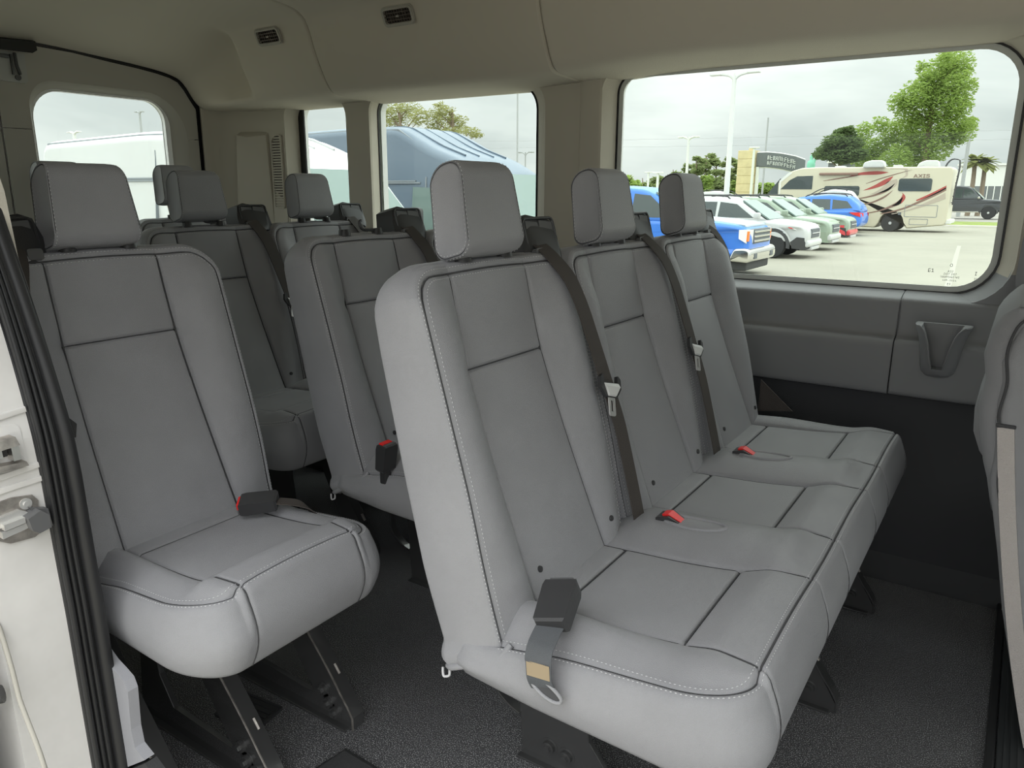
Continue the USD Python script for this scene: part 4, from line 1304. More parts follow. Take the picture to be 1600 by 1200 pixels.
# second row: two-place bench without its near headrest
bench_r, topR = seat_thing('bench_seat', 'gray leather bench seat with its near headrest taken off, in the middle row', 2, (-.60 - .675, 1.038 + .40, 0), 'bench', (0, 1))
bkr = buckle(bench_r, np.array([.118, -.220, .545]), math.radians(0), math.radians(82), 0, size=(.066, .044, .028))
obj('strap', bx(.105, .125, -.232, -.212, .48, .53, .004), 'plastic_black', bkr, 20)
pocket(bench_r, .118, .225, topR)

# third row
bench_q, topQ = seat_thing('bench_seat', 'gray leather bench seat with raised headrests on bright posts, behind the single seat', 2, (-.60 - 1.39, 1.038 + .44, 0), 'bench', (1, 1), raised=.012)
pocket(bench_q, .118, .225, topQ)
# rearmost row: only its headrests and shoulders show
seat_thing('bench_seat', 'rearmost gray bench seat against the rear doors, mostly hidden behind the other seats', 3, (-.60 - 2.07, .965, .0), 'bench', (1, 1, 1), raised=.050, belts=False)

# ================================================================== the lot outside
ZG = -.70
plain('concrete_lot', (.315, .30, .25), .85, spec=.2, bump=(60, .004, 'noise'), var=(.35, .07))
plain('grass_strip', (.27, .33, .10), .95, spec=.1, bump=(40, .03, 'noise'), var=(1.5, .25))
plain('curb_concrete', (.55, .53, .47), .85)
plain('asphalt', (.30, .28, .25), .9)
plain('stripe_paint', (.345, .33, .28), .7)
plain('paint_white', (.55, .555, .55), .25, coat=.4)
plain('paint_bluegray', (.115, .15, .195), .4, coat=.4, metal=.15)
plain('paint_blue', (.055, .19, .62), .25, coat=.5)
plain('paint_green', (.27, .33, .26), .3, coat=.4)
plain('paint_red', (.55, .05, .06), .3, coat=.4)
plain('paint_dark', (.035, .037, .042), .25, coat=.5)
plain('rv_cream', (.56, .52, .40), .35, coat=.2)
plain('rv_red', (.36, .06, .05), .4)
plain('rv_taupe', (.42, .36, .29), .4)
plain('rv_brown', (.20, .12, .09), .4)
plain('car_glass', (.035, .045, .045), .05, spec=.8, coat=.3)
plain('shield_glass', (.14, .19, .175), .06, spec=.6)
plain('tire', (.018, .018, .019), .8)
plain('rim_silver', (.55, .55, .55), .35, metal=.3)
plain('rim_dark', (.04, .04, .042), .35)
plain('cladding', (.05, .05, .052), .7)
plain('chrome', (.82, .80, .76), .12, metal=1.0)
plain('lamp_clear', (.75, .76, .74), .15, coat=.5)
plain('lamp_amber', (.85, .22, .04), .3, coat=.4)
plain('lamp_red', (.62, .02, .02), .25, coat=.4)
plain('pole_pale', (.68, .69, .67), .5)
plain('pole_gray', (.36, .37, .37), .5)
plain('stone_tan', (.60, .50, .30), .85, var=(2.0, .10))
plain('sign_dark', (.12, .13, .14), .6)
plain('sign_letter', (.72, .73, .72), .6)
plain('verdigris', (.22, .55, .42), .7)
plain('wall_pale', (.66, .66, .62), .8)
plain('wall_dark', (.13, .14, .14), .7)
plain('bark', (.22, .17, .12), .9, bump=(20, .02, 'noise'))
plain('panel_line', (.20, .22, .24), .5)
plain('hood_gray', (.30, .36, .42), .3, coat=.4)
plain('sheet_paper', (.8, .79, .72), .8)


def leaf_mat(name, c, tr):
    M[name] = usdkit.material(stage, f'/World/Looks/{name}', {
        'o': ('geometry', {}), 'r': ('rgb_ramp', {'ramp': [(0, tuple(x * .72 for x in c)), (1, tuple(min(1, x * 1.22) for x in c))]}),
        'd': ('diffuse_bsdf', {}), 't': ('translucent_bsdf', {'color': tr}), 'm': ('mix_closure', {'fac': .38})},
        [('o.random_per_island', 'r.fac'), ('r.color', 'd.color'), ('d.BSDF', 'm.closure1'), ('t.BSDF', 'm.closure2')], surface='m.closure')


leaf_mat('leaf_bright', (.27, .37, .11), (.40, .52, .13))
leaf_mat('leaf_mid', (.22, .27, .12), (.30, .36, .14))
leaf_mat('leaf_dark', (.12, .17, .075), (.17, .23, .09))
leaf_mat('leaf_olive', (.30, .31, .14), (.40, .40, .16))
leaf_mat('leaf_palm', (.20, .22, .08), (.26, .28, .09))

struct('ground', bx(-260, 160, -60, 49.5, ZG - .3, ZG), 'concrete_lot', smooth=False)
struct('road', bx(-260, 160, 58.0, 320, ZG - .3, ZG - .02), 'asphalt', smooth=False)
vg = obj('verge', bx(-260, 160, 49.8, 58.0, ZG - .3, ZG + .05), 'grass_strip', None, False)
tag(vg, 'strip of short yellowish grass along the edge of the concrete lot', 'grass', kind='stuff')
struct('curb', bx(-260, 160, 49.45, 49.8, ZG - .3, ZG + .12, .04), 'curb_concrete')
ps = obj('parking_stripe', prism([(-1.15, 16), (-1.03, 16), (-1.9, 32), (-2.02, 32)], ZG, ZG + .004, 'z'), 'stripe_paint', None, False)
tag(ps, 'faint pale painted stripe on the concrete lot', 'parking stripe')


# ---------------- vehicles
def dens(poly, step=.05):
    p = np.asarray(poly, float)
    p = np.vstack([p, p[:1]])
    out = []
    for a, b in zip(p[:-1], p[1:]):
        n = max(1, int(np.linalg.norm(b - a) / step))
        out += [a + (b - a) * t for t in np.arange(n) / n]
    return np.array(out)


def smooth_loop(q, k=2):
    for _ in range(k):
        q = .5 * q + .25 * (np.roll(q, 1, 0) + np.roll(q, -1, 0))
    return q


def inset(q, d):
    t = np.roll(q, -1, 0) - np.roll(q, 1, 0)
    t /= np.maximum(np.linalg.norm(t, axis=1, keepdims=True), 1e-9)
    n = np.c_[t[:, 1], -t[:, 0]]
    if Polygon(q).exterior.is_ccw:
        n = -n
    return q + n * d


def body_loft(poly, hw, taper=None, r=.07, bulge=.0, sm=2, step=.06, plan=None):
    """side outline (x, z) spread over the width 2 hw with rounded shoulders; taper(z) scales the width, plan(x) too"""
    q = smooth_loop(dens(poly, step), sm)
    rings = []
    for y, d in ((-hw, r), (-hw + r * .12, r * .55), (-hw + r * .45, r * .18), (-hw + r, 0), (-hw * .5, -bulge), (0, -bulge * 1.2), (hw * .5, -bulge), (hw - r, 0), (hw - r * .45, r * .18), (hw - r * .12, r * .55), (hw, r)):
        k = inset(q, d)
        s = (taper(k[:, 1]) if taper else 1.0) * (plan(k[:, 0]) if plan else 1.0)
        rings.append(np.c_[k[:, 0], y * s * np.ones(len(k)), k[:, 1]])
    return loft(rings)


def side_panel(poly, hwf, out=.008, thick=.012, sides=(-1, 1), step=.1):
    """thin panels that lie on both sides of a body; hwf(x, z) is the half width there"""
    ms = []
    p = dens(poly, step)
    for s in sides:
        m = trimesh.creation.extrude_polygon(Polygon(p), thick, engine='earcut')
        v = m.vertices
        y = hwf(v[:, 0], v[:, 1]) + out - thick + v[:, 2]
        m.vertices = np.c_[v[:, 0], s * y, v[:, 1]]
        ms.append(fix(m))
    return ms


def wheel(t, x, y, r, w=.24, rim='rim_silver', spokes=6, rr=.62, s=None):
    s = s or (1 if y > 0 else -1)
    q = lathe([(r * .6, -w / 2), (r * .93, -w / 2), (r, -w * .36), (r, w * .36), (r * .93, w / 2), (r * .6, w / 2)], 28, 'y', (x, y, r))
    wl = obj('wheel', q, 'tire', t, 30)
    o = y + s * w * .40
    parts = [lathe([(r * rr, -.02), (r * rr, .02), (r * rr * .88, .012), (r * rr * .86, -.02)], 28, 'y', (x, o, r)), lathe([(r * .17, -.03), (r * .16, .02), (.02, .025)], 16, 'y', (x, o + s * .01 * 0, r))]
    for k in range(spokes):
        a = 2 * np.pi * k / spokes + .3
        c, sn = math.cos(a), math.sin(a)
        parts.append(hull([(x + c * d - sn * e, o + s * h, r + sn * d + c * e) for d, e0 in ((r * .12, r * .10), (r * rr * .93, r * .07)) for e in (-e0, e0) for h in (-.015, .012)]))
    obj('rim', cat(parts), rim, wl, 30)
    obj('brake_disc', lathe([(r * rr * .84, -.004), (r * rr * .84, .004)], 24, 'y', (x, y + s * w * .22, r)), 'cladding', wl, 30)


def arch_notch(x, r, z0, n=9):
    """points of a wheel arch going along the sill from front to back"""
    a = np.linspace(0, np.pi, n)
    return [(x + r * math.cos(q), z0 + r * math.sin(q)) for q in a]


def van(name, label, loc, paint, H=2.62, L=6.6, nose=0.0):
    """high-roof cargo van, nose at local x = 0, facing +x"""
    t = thing(name, label, 'van', loc)
    hw = 1.0
    prof = [(-.02, .34), (0, .62), (-.05, .95), (-.28, 1.13), (-.78, 1.30), (-1.28, 1.86), (-1.52, 2.10), (-1.95, 2.33), (-2.45, 2.50), (-3.1, H - .02), (-4.2, H), (-L + .12, H - .05), (-L, H - .2), (-L, .45), (-L + .05, .36)] \
        + [(-5.0 - .42, .33)] + [(x, z) for x, z in arch_notch(-4.95, .40, .33)][::-1] + [(-1.55, .30)] + [(x, z) for x, z in arch_notch(-1.05, .40, .33)][::-1] + [(-.4, .26)]
    tp = lambda z: 1 - .115 * sstep(1.0, H, z)
    pl = lambda x: 1 - .16 * sstep(-.75, 0.05, x) ** 1.5
    obj('body', body_loft(prof, hw, tp, .14, .02, 3, .08, pl), paint, t, True)
    hwf = lambda x, z: hw * tp(z) * pl(x)
    obj('side_window', side_panel([(-1.18, 1.28), (-1.66, 1.86), (-2.74, 1.90), (-2.76, 1.20)], hwf, .006), 'shield_glass', t, 30)
    obj('pillar_strip', side_panel([(-.90, 1.30), (-1.43, 1.92), (-1.50, 1.88), (-1.02, 1.29)], hwf, .012), paint, t, 30)
    ws = [(-.80, 1.33), (-1.47, 2.08)]
    n = np.array([.745, .667])
    wp = []
    for (x, z), w in zip(ws, (.83, .74)):
        for d in (.0, .028):
            for s in (-1, 1):
                wp.append((x + n[0] * d, s * w, z + n[1] * d))
    obj('windshield', hull(wp), 'shield_glass', t, False)
    gro = []
    for zr in (1.05, 1.95):
        gro += side_panel([(-2.6, zr), (-2.6, zr + .025), (-L + .3, zr + .025), (-L + .3, zr)], hwf, .002)
    gro += side_panel([(-2.50, .5), (-2.475, .5), (-2.475, 2.05), (-2.50, 2.05)], hwf, .002) + side_panel([(-3.85, .5), (-3.825, .5), (-3.825, 2.35), (-3.85, 2.35)], hwf, .002)
    gro += side_panel([(-2.7, 1.98), (-2.69, 2.0), (-L + .35, 2.0), (-L + .35, 1.98)], hwf, .004)
    obj('panel_seam', cat(gro), 'panel_line', t, False)
    obj('roof_rib', cat([sweep([(x, y, np.interp(x, [-L + .3, -4.2, -3.1, -2.45, -2.0], [H - .03, H + .012, H + .002, 2.535, 2.38])) for x in np.linspace(-L + .3, -2.0, 24)], rrect(-.014, .014, -.02, .008, .006, 2)) for y in (-.55, -.2, .2, .55)]), paint, t, True)
    obj('drip_rail', cat([sweep([(x, s * (hw * tp(np.array([z]))[0] - .055), z) for x, z in ((-L + .2, H - .10), (-4.2, H - .055), (-3.1, H - .075), (-2.5, 2.43), (-2.0, 2.27), (-1.6, 2.05))], rrect(-.02, .02, -.015, .02, .01, 2)) for s in (-1, 1)]), 'panel_line', t, True)
    for s in (-1, 1):
        obj('mirror', bx(-1.18, -1.02, s * 1.13 - .10, s * 1.13 + .10, 1.22, 1.62, .05), 'cladding', t, 30)
        obj('headlight', hull([(-.06, s * .80, .80), (-.20, s * .88, 1.12), (-.55, s * .93, 1.16), (-.30, s * .95, .86), (-.10, s * .70, .84)]), 'lamp_clear', t, 30)
        for x in (-1.05, -4.95):
            wheel(t, x, s * .87, .36)
        obj('taillight', bx(-L - .015, -L + .06, s * .86 - .05, s * .86 + .05, .95, 1.45, .02), 'lamp_red', t, 30)
    obj('bumper', body_loft([(.03, .30), (.05, .45), (.03, .66), (-.30, .66), (-.45, .33)], .97, None, .08, 0, 2, .06), 'cladding', t, True)
    obj('grille', bx(-.08, .03, -.62, .62, .72, .98, .03), 'sign_dark', t, 30)
    return t


van('cargo_van', 'white high-roof cargo van parked alongside, nearest beyond the rear side windows', (-5.90, 7.0, ZG), 'paint_white', 2.60, 6.9)
van('cargo_van', 'blue-gray high-roof van parked beyond the white van', (-5.35, 10.30, ZG), 'paint_bluegray', 2.84, 7.0)


def car(name, label, catg, loc, rotz, spec):
    t = thing(name, label, catg, loc, rotz)
    hw, paint = spec['hw'], spec['paint']
    pl = lambda x: 1 - .13 * sstep(spec['L'] * -.13, 0.04, x) ** 1.6 - .07 * sstep(-spec['L'] * .9, -spec['L'] - .02, x)
    body = body_loft(spec['body'], hw, lambda z: 1 - .05 * sstep(.7, 1.3, z) - .03 * sstep(.6, .25, z), .11, .015, 3, .06, pl)
    obj('body', body, paint, t, True)
    zb, zr = spec['belt'], spec['roof']
    tp = lambda z: (.93 - .20 * np.clip((z - zb) / (zr - zb), 0, 1))
    obj('cabin', body_loft(spec['cabin'], hw, tp, .09, .03, 3, .06), spec.get('cabin_paint', paint), t, True)
    hwf = lambda x, z: hw * tp(z)
    for w in spec['windows']:
        for s in (-1, 1):
            obj('side_window', side_panel(w, hwf, .007, .012, (s,)), 'car_glass', t, 30)
    (x0, z0), (x1, z1) = spec['shield']
    d = np.array([z1 - z0, x0 - x1]) / math.hypot(x1 - x0, z1 - z0)
    wp = [(x + d[0] * e, s * hw * (tp(np.array(z)) - .07), z + d[1] * e) for x, z in ((x0, z0), (x1, z1)) for e in (-.02, .022) for s in (-1, 1)]
    obj('windshield', hull(wp), 'shield_glass', t, False)
    (x0, z0), (x1, z1) = spec['backlight']
    d = -np.array([z1 - z0, x0 - x1]) / math.hypot(x1 - x0, z1 - z0)
    wp = [(x + d[0] * e, s * hw * (tp(np.array(z)) - .09), z + d[1] * e) for x, z in ((x0, z0), (x1, z1)) for e in (-.02, .022) for s in (-1, 1)]
    obj('rear_window', hull(wp), 'shield_glass', t, False)
    for x in spec['axles']:
        for s in (-1, 1):
            wheel(t, x, s * (hw - .13), spec['wr'], .24, spec.get('rim', 'rim_silver'), spec.get('spokes', 6))
            q = np.linspace(-.15, np.pi + .15, 16)
            R0, R1 = spec['wr'] + .035, spec['wr'] + spec.get('clad', .05)
            ring = [(x + R0 * math.cos(a), spec['wr'] + R0 * math.sin(a)) for a in q] + [(x + R1 * math.cos(a), spec['wr'] + R1 * math.sin(a)) for a in q[::-1]]
            obj('arch_trim', side_panel(ring, lambda x, z: np.full(len(x), hw) * pl(x) * .985, .012, .05, (s,)), spec.get('trim', 'cladding'), t, 30)
    for nm, m, mt in spec.get('extra', []):
        obj(nm, m, mt, t, 30)
    for s in (-1, 1):
        mx = spec['shield'][0][0] - .25
        obj('mirror', bx(mx - .12, mx + .06, s * (hw + .10) - .10, s * (hw + .10) + .10, zb + .02, zb + .20, .05), spec.get('mirror', paint), t, 30)
    return t


def sym(f):
    return [f(-1), f(1)]


# blue pickup
wr = .40
pk_body = [(-.02, .50), (0, .75), (-.02, 1.04), (-.10, 1.12), (-.70, 1.20), (-1.55, 1.23), (-1.75, 1.22), (-3.95, 1.22), (-4.02, 1.30), (-5.80, 1.32), (-5.86, 1.25), (-5.88, .55), (-5.75, .50)] \
    + arch_notch(-4.75, .50, .42)[::-1] + [(-3.9, .42), (-1.7, .42)] + arch_notch(-1.0, .50, .42)[::-1] + [(-.35, .46)]
pk_cabin = [(-1.50, 1.15), (-2.25, 1.78), (-2.55, 1.90), (-3.2, 1.95), (-3.75, 1.90), (-3.98, 1.20)]
grille = [bx(-.10, .035, -.62, .62, .74, 1.06, .03)]
gbars = [bx(.02, .055, -.60, .60, z - .025, z + .025, .012) for z in (.80, .90, 1.0)]
car('pickup_truck', 'bright blue pickup truck with a chrome bumper parked outside the large side window', 'pickup truck', (-4.98, 17.62, ZG), 0, dict(
    hw=1.0, L=5.9, paint='paint_blue', body=pk_body, cabin=pk_cabin, belt=1.22, roof=1.95, axles=(-1.0, -4.75), wr=wr, rim='rim_silver', clad=.085, trim='paint_blue',
    windows=[[(-1.75, 1.27), (-2.38, 1.76), (-2.78, 1.80), (-2.80, 1.27)], [(-2.88, 1.27), (-2.88, 1.80), (-3.60, 1.78), (-3.78, 1.27)]],
    shield=((-1.52, 1.24), (-2.28, 1.83)), backlight=((-3.92, 1.30), (-3.80, 1.80)), mirror='paint_blue',
    extra=[('hood', body_loft([(-.06, 1.08), (-.12, 1.15), (-.75, 1.235), (-1.50, 1.275), (-1.50, 1.15)], .78, None, .06, .02, 2, .06), 'hood_gray'),
           ('grille_frame', cat(grille), 'sign_dark'), ('grille_bar', cat(gbars[:1]), 'chrome'), ('grille_bar', cat(gbars[1:2]), 'chrome'), ('grille_bar', cat(gbars[2:]), 'chrome')]
    + [('headlight', hull([(.01, s * .60, .76), (.01, s * .62, 1.05), (-.05, s * .88, 1.06), (-.20, s * .99, 1.05), (-.20, s * .985, .86), (-.06, s * .88, .76)]), 'lamp_clear') for s in (-1, 1)]
    + [('turn_signal', bx(-.10, -.015, s * .835 - .045, s * .835 + .045, .80, 1.02, .01), 'lamp_amber') for s in (-1, 1)]
    + [('bumper', body_loft([(.06, .34), (.10, .42), (.08, .64), (-.05, .67), (-.30, .65), (-.42, .36)], 1.0, None, .06, .0, 2, .05), 'chrome'),
       ('fog_lamp', cat([bx(.04, .105, s * .62 - .10, s * .62 + .10, .42, .54, .015) for s in (-1, 1)]), 'sign_dark'),
       ('air_dam', bx(-.5, -.02, -.85, .85, .16, .36, .05), 'cladding')]))

# white wagon with black cladding
def wagon(name, label, loc, paint, clad=.11, rim='rim_dark', trimmat='cladding', red_nose=False, cat_='car', rotz=0, up=0.0, rails=True):
    wr = .36
    body = [(-.04, .42), (0, .62), (-.02, .84), (-.12, .95), (-.55, 1.02), (-1.15, 1.07), (-1.4, 1.08), (-4.4, 1.12), (-4.72, 1.08), (-4.82, .90), (-4.83, .55), (-4.7, .40)] \
        + arch_notch(-3.75, .44, .36)[::-1] + [(-3.2, .30), (-1.45, .30)] + arch_notch(-.95, .44, .36)[::-1] + [(-.40, .32)]
    cabin = [(-1.10, 1.0), (-2.00, 1.58), (-2.4, 1.66), (-3.4, 1.67 + up), (-4.2, 1.60 + up), (-4.62, 1.35), (-4.80, 1.02)]
    ex = [('front_cladding', hull([(.01, s * .55, .30), (.01, s * .58, .52), (-.10, s * .85, .60), (-.28, s * .93, .62), (-.45, s * .93, .48), (-.40, s * .90, .30), (-.05, s * .75, .26)]), trimmat) for s in (-1, 1)]
    ex += [('headlight', hull([(-.02, s * .50, .72), (-.05, s * .50, .82), (-.22, s * .80, .90), (-.55, s * .905, .93), (-.42, s * .91, .84), (-.12, s * .76, .74)]), 'lamp_clear') for s in (-1, 1)]
    ex += [('marker_lamp', hull([(-.38, s * .90, .84), (-.50, s * .918, .90), (-.62, s * .922, .92), (-.50, s * .922, .86)]), 'lamp_red') for s in (-1, 1)]
    ex += [('grille', bx(-.08, .025, -.48, .48, .58, .84, .03), 'sign_dark'), ('grille_bar', bx(.01, .04, -.45, .45, .70, .73, .01), 'rim_silver'),
           ('bumper', body_loft([(.05, .34), (.07, .42), (.04, .54), (-.2, .55), (-.3, .30)], .78, None, .06, 0, 2, .05), 'paint_white' if not red_nose else 'paint_red'),
           ('skid_plate', bx(-.3, .05, -.5, .5, .24, .34, .03), 'rim_silver')]
    if rails:
        ex += [('roof_rail', tube(spline([(-2.35, s * .60, 1.64), (-2.45, s * .60, 1.72), (-3.2, s * .61, 1.75 + up), (-4.0, s * .60, 1.71 + up), (-4.12, s * .60, 1.62 + up)], 16), .022, 6), 'cladding') for s in (-1, 1)]
    if red_nose:
        ex += [('nose_panel', hull([(-.005, s * .50, .40), (.0, s * .52, .66), (-.14, s * .84, .70), (-.30, s * .93, .70), (-.30, s * .93, .42), (-.1, s * .82, .34)]), 'paint_red') for s in (-1, 1)]
    ex += [('taillight', hull([(-4.84, s * .62, .84), (-4.84, s * .62, .98), (-4.70, s * .90, 1.02), (-4.30, s * .935, 1.02), (-4.45, s * .93, .93), (-4.76, s * .88, .82)]), 'lamp_red') for s in (-1, 1)]
    return car(name, label, cat_, loc, rotz, dict(hw=.94, L=4.83, paint=paint, body=body, cabin=cabin, belt=1.08, roof=1.66, axles=(-.95, -3.75), wr=wr, rim=rim, clad=clad, trim=trimmat,
               windows=[[(-1.55, 1.12), (-2.10, 1.50), (-2.60, 1.56), (-2.62, 1.12)], [(-2.70, 1.12), (-2.70, 1.56), (-3.45, 1.56), (-3.50, 1.12)], [(-3.58, 1.14), (-3.55, 1.55), (-4.15, 1.48), (-4.40, 1.20)]],
               shield=((-1.12, 1.08), (-1.96, 1.60)), backlight=((-4.74, 1.12), (-4.40, 1.50)), extra=ex, spokes=8))


wagon('wagon_car', 'white wagon with black wheel arch cladding parked beside the blue pickup', (-5.08, 23.42, ZG), 'paint_white', .13)
wagon('wagon_car', 'pale green wagon with dark roof rails behind the white wagon', (-5.25, 27.1, ZG), 'paint_green', .06, 'rim_silver', 'paint_green')
wagon('wagon_car', 'red-nosed wagon, third in the row behind the pale green wagon', (-5.35, 30.7, ZG), 'paint_green', .06, 'rim_silver', 'cladding', True)
e = wagon('hatchback_car', 'blue hatchback with its red taillight towards the motorhome', (-10.8, 36.9, ZG), 'paint_blue', .05, 'rim_silver', 'paint_blue', rotz=180, up=.06)
for y0 in (-2.62, -3.30):
    pass
obj('window_sheet', [fix(prism([(x0, 1.17), (x0 - .45, 1.17), (x0 - .45, 1.50), (x0, 1.48)], -.02, .02, 'y')) for x0 in (-2.72,)], 'sheet_paper', e, False) if False else None
wagon('wagon_car', 'white wagon whose roof shows above the blue hatchback', (-11.4, 39.9, ZG), 'paint_white', .05, 'rim_silver', 'paint_white', rotz=180, up=.30)
wagon('wagon_car', 'white wagon far behind the row, its roof showing above the nearer white wagon', (-12.2, 45.5, ZG), 'paint_white', .05, 'rim_silver', 'paint_white', up=.22)

# black pickup on the road
dk_body = [(x, z) for x, z in pk_body]
car('pickup_truck', 'large black pickup truck on the far road behind the motorhome', 'pickup truck', (-1.45, 67.2, ZG), 0, dict(
    hw=1.02, L=5.9, paint='paint_dark', body=[(x, z * 1.14) for x, z in pk_body], cabin=[(x, z * 1.30 - .18) for x, z in pk_cabin], belt=1.42, roof=2.32, axles=(-1.08, -4.75), wr=.46, rim='rim_silver', clad=.09, trim='paint_dark',
    windows=[[(-1.75, 1.50), (-2.38, 2.10), (-2.78, 2.14), (-2.80, 1.50)], [(-2.88, 1.50), (-2.88, 2.14), (-3.60, 2.12), (-3.78, 1.50)]],
    shield=((-1.52, 1.46), (-2.28, 2.20)), backlight=((-3.92, 1.5), (-3.80, 2.1)), mirror='chrome',
    extra=[('headlight', hull([(.01, s * .60, .90), (.01, s * .62, 1.22), (-.05, s * .90, 1.24), (-.18, s * 1.0, 1.22), (-.18, s * 1.0, .92)]), 'lamp_clear') for s in (-1, 1)]
    + [('grille', bx(-.10, .04, -.62, .62, .82, 1.24, .03), 'chrome'), ('bumper', body_loft([(.06, .48), (.10, .56), (.08, .78), (-.05, .80), (-.30, .78), (-.42, .5)], 1.0, None, .06, .0, 2, .05), 'chrome'),
       ('running_board', bx(-3.9, -1.7, -1.04, -.8, .46, .54, .02), 'chrome')]))

# ---------------- motorhome (faces -x); local x from its rear bumper forwards is negative
rv = thing('motorhome', 'cream motorhome with red and brown swooshes parked across the end of the lot', 'motorhome', (0, 41.7, ZG))
RVY = 1.22
rvp = [(-3.30, .35), (-3.22, .55), (-3.22, 2.95), (-3.32, 3.02), (-9.2, 3.08), (-10.0, 3.05), (-10.5, 2.90), (-10.95, 2.55), (-11.35, 2.05), (-11.62, 1.62), (-11.80, 1.20), (-11.85, .60), (-11.7, .38)] \
    + arch_notch(-10.3, .50, .42)[::-1][::-1] + [(-9.6, .20), (-6.3, .18)] + arch_notch(-5.62, .52, .42)[::-1][::-1] + [(-4.9, .17), (-3.6, .33)]
def notch_rv(x, r, z0):
    return [(x + r * math.cos(a), z0 + r * math.sin(a)) for a in np.linspace(np.pi, 0, 9)]
rvp = rvp[:13] + notch_rv(-10.3, .50, .42) + [(-9.6, .20), (-6.3, .18)] + notch_rv(-5.62, .52, .42) + [(-4.9, .17), (-3.6, .33)]
obj('body', [moved(body_loft(rvp, RVY, None, .07, .02, 1, .08), (0, RVY, 0))], 'rv_cream', rv, 40)
def rvpanel(poly, out=.012, th=.03):
    return prism(poly, -out, -out + th, 'y')
def sp_poly(top, bot, n=20):
    return np.vstack([spline(top, n), spline(bot, n)[::-1]])
obj('cab_window', rvpanel([(-10.98, 2.0), (-10.55, 2.45), (-10.2, 2.64), (-9.42, 2.66), (-9.42, 2.0)]), 'car_glass', rv, False)
obj('side_window', prism(rrect(-8.82, -7.17, 1.68, 2.16, .10), -.02, .02), 'car_glass', rv, False)
obj('side_window', prism(rrect(-5.45, -4.03, 1.92, 2.50, .10), -.02, .02), 'car_glass', rv, False)
obj('windshield', hull([(x, y, z) for x, z in ((-11.66, 1.70), (-11.02, 2.52)) for y in (.06, 2 * RVY - .06) for z in (z,)] + [(x - .03, y, z + .02) for x, z in ((-11.66, 1.70), (-11.02, 2.52)) for y in (.06, 2 * RVY - .06)]), 'car_glass', rv, False)
obj('windshield_wing', prism([(-11.60, 1.70), (-11.35, 2.14), (-11.12, 2.38), (-11.10, 1.72)], -.012, .03, 'y'), 'car_glass', rv, False)
obj('front_cap', rvpanel([(-11.05, 1.70), (-11.08, 2.42), (-10.6, 2.86), (-10.45, 2.80), (-10.98, 2.36), (-10.99, 1.70)], .010), 'wall_pale', rv, False)
sw = [('rv_red', sp_poly([(-7.75, 2.60), (-7.2, 2.80), (-6.5, 2.86), (-5.95, 2.80)], [(-7.75, 2.60), (-7.2, 2.68), (-6.4, 2.70), (-5.95, 2.80)])),
      ('rv_red', sp_poly([(-7.0, 1.95), (-6.5, 2.20), (-6.05, 2.48), (-5.72, 2.62)], [(-7.0, 1.95), (-6.4, 2.08), (-5.95, 2.30), (-5.72, 2.62)])),
      ('rv_taupe', sp_poly([(-6.7, 1.75), (-6.2, 2.05), (-5.9, 2.38), (-5.55, 2.48), (-5.50, 2.30)], [(-6.7, 1.75), (-6.1, 1.86), (-5.75, 2.02), (-5.55, 2.18), (-5.50, 2.30)])),
      ('rv_brown', sp_poly([(-8.9, 2.42), (-8.0, 2.58), (-7.1, 2.70)], [(-8.9, 2.40), (-8.0, 2.52), (-7.1, 2.70)])),
      ('rv_brown', sp_poly([(-7.4, 1.55), (-6.6, 1.72), (-5.9, 2.05), (-5.6, 2.3)], [(-7.4, 1.52), (-6.6, 1.64), (-5.85, 1.95), (-5.6, 2.3)])),
      ('rv_brown', sp_poly([(-7.45, 1.22), (-6.7, 1.36), (-6.1, 1.64), (-5.65, 1.98)], [(-7.45, 1.19), (-6.7, 1.30), (-6.05, 1.56), (-5.65, 1.98)])),
      ('rv_brown', sp_poly([(-7.0, .84), (-6.3, .98), (-5.7, 1.24), (-5.36, 1.48), (-5.20, 1.66)], [(-7.0, .80), (-6.3, .92), (-5.65, 1.14), (-5.25, 1.36), (-5.20, 1.66)])),
      ('rv_red', sp_poly([(-5.62, 1.24), (-5.36, 1.46), (-5.22, 1.78), (-5.28, 1.86)], [(-5.62, 1.22), (-5.25, 1.34), (-5.08, 1.62), (-5.28, 1.86)])),
      ('rv_brown', sp_poly([(-6.1, .86), (-5.2, 1.12), (-4.4, 1.52), (-3.42, 2.10)], [(-6.1, .82), (-5.2, 1.03), (-4.4, 1.40), (-3.40, 1.96)])),
      ('rv_red', sp_poly([(-4.6, 1.52), (-4.0, 1.84), (-3.42, 2.18)], [(-4.6, 1.46), (-4.0, 1.70), (-3.42, 2.04)])),
      ('rv_taupe', sp_poly([(-5.6, .86), (-4.9, 1.06), (-4.3, 1.34), (-3.42, 1.86)], [(-5.6, .82), (-4.9, 1.0), (-4.3, 1.20), (-3.38, 1.58)])),
      ('rv_taupe', sp_poly([(-5.35, 2.52), (-5.2, 2.70), (-5.3, 2.92), (-5.9, 2.95)], [(-5.35, 2.52), (-5.1, 2.68), (-5.15, 2.96), (-5.9, 2.98)])),
      ('rv_brown', sp_poly([(-6.9, 2.28), (-6.0, 2.62), (-4.95, 2.90)], [(-6.9, 2.26), (-6.0, 2.57), (-4.95, 2.90)]))]
for c, p in sw:
    obj('swoosh', rvpanel(p, .006, .010), c, rv, False)
tx = meshkit.text_mesh('AXIS', .155, .012)
v = tx.vertices.copy()
wdt = tx.bounds[1, 0]
tx.vertices = np.c_[-4.86 + v[:, 0] * .70 / wdt, -.004 - v[:, 2], 2.545 + v[:, 1]]
obj('lettering', fix(tx), 'rv_brown', rv, False)
obj('awning', bx(-9.12, -7.3, -.13, .0, 2.68, 2.80, .04), 'rv_brown', rv, 30)
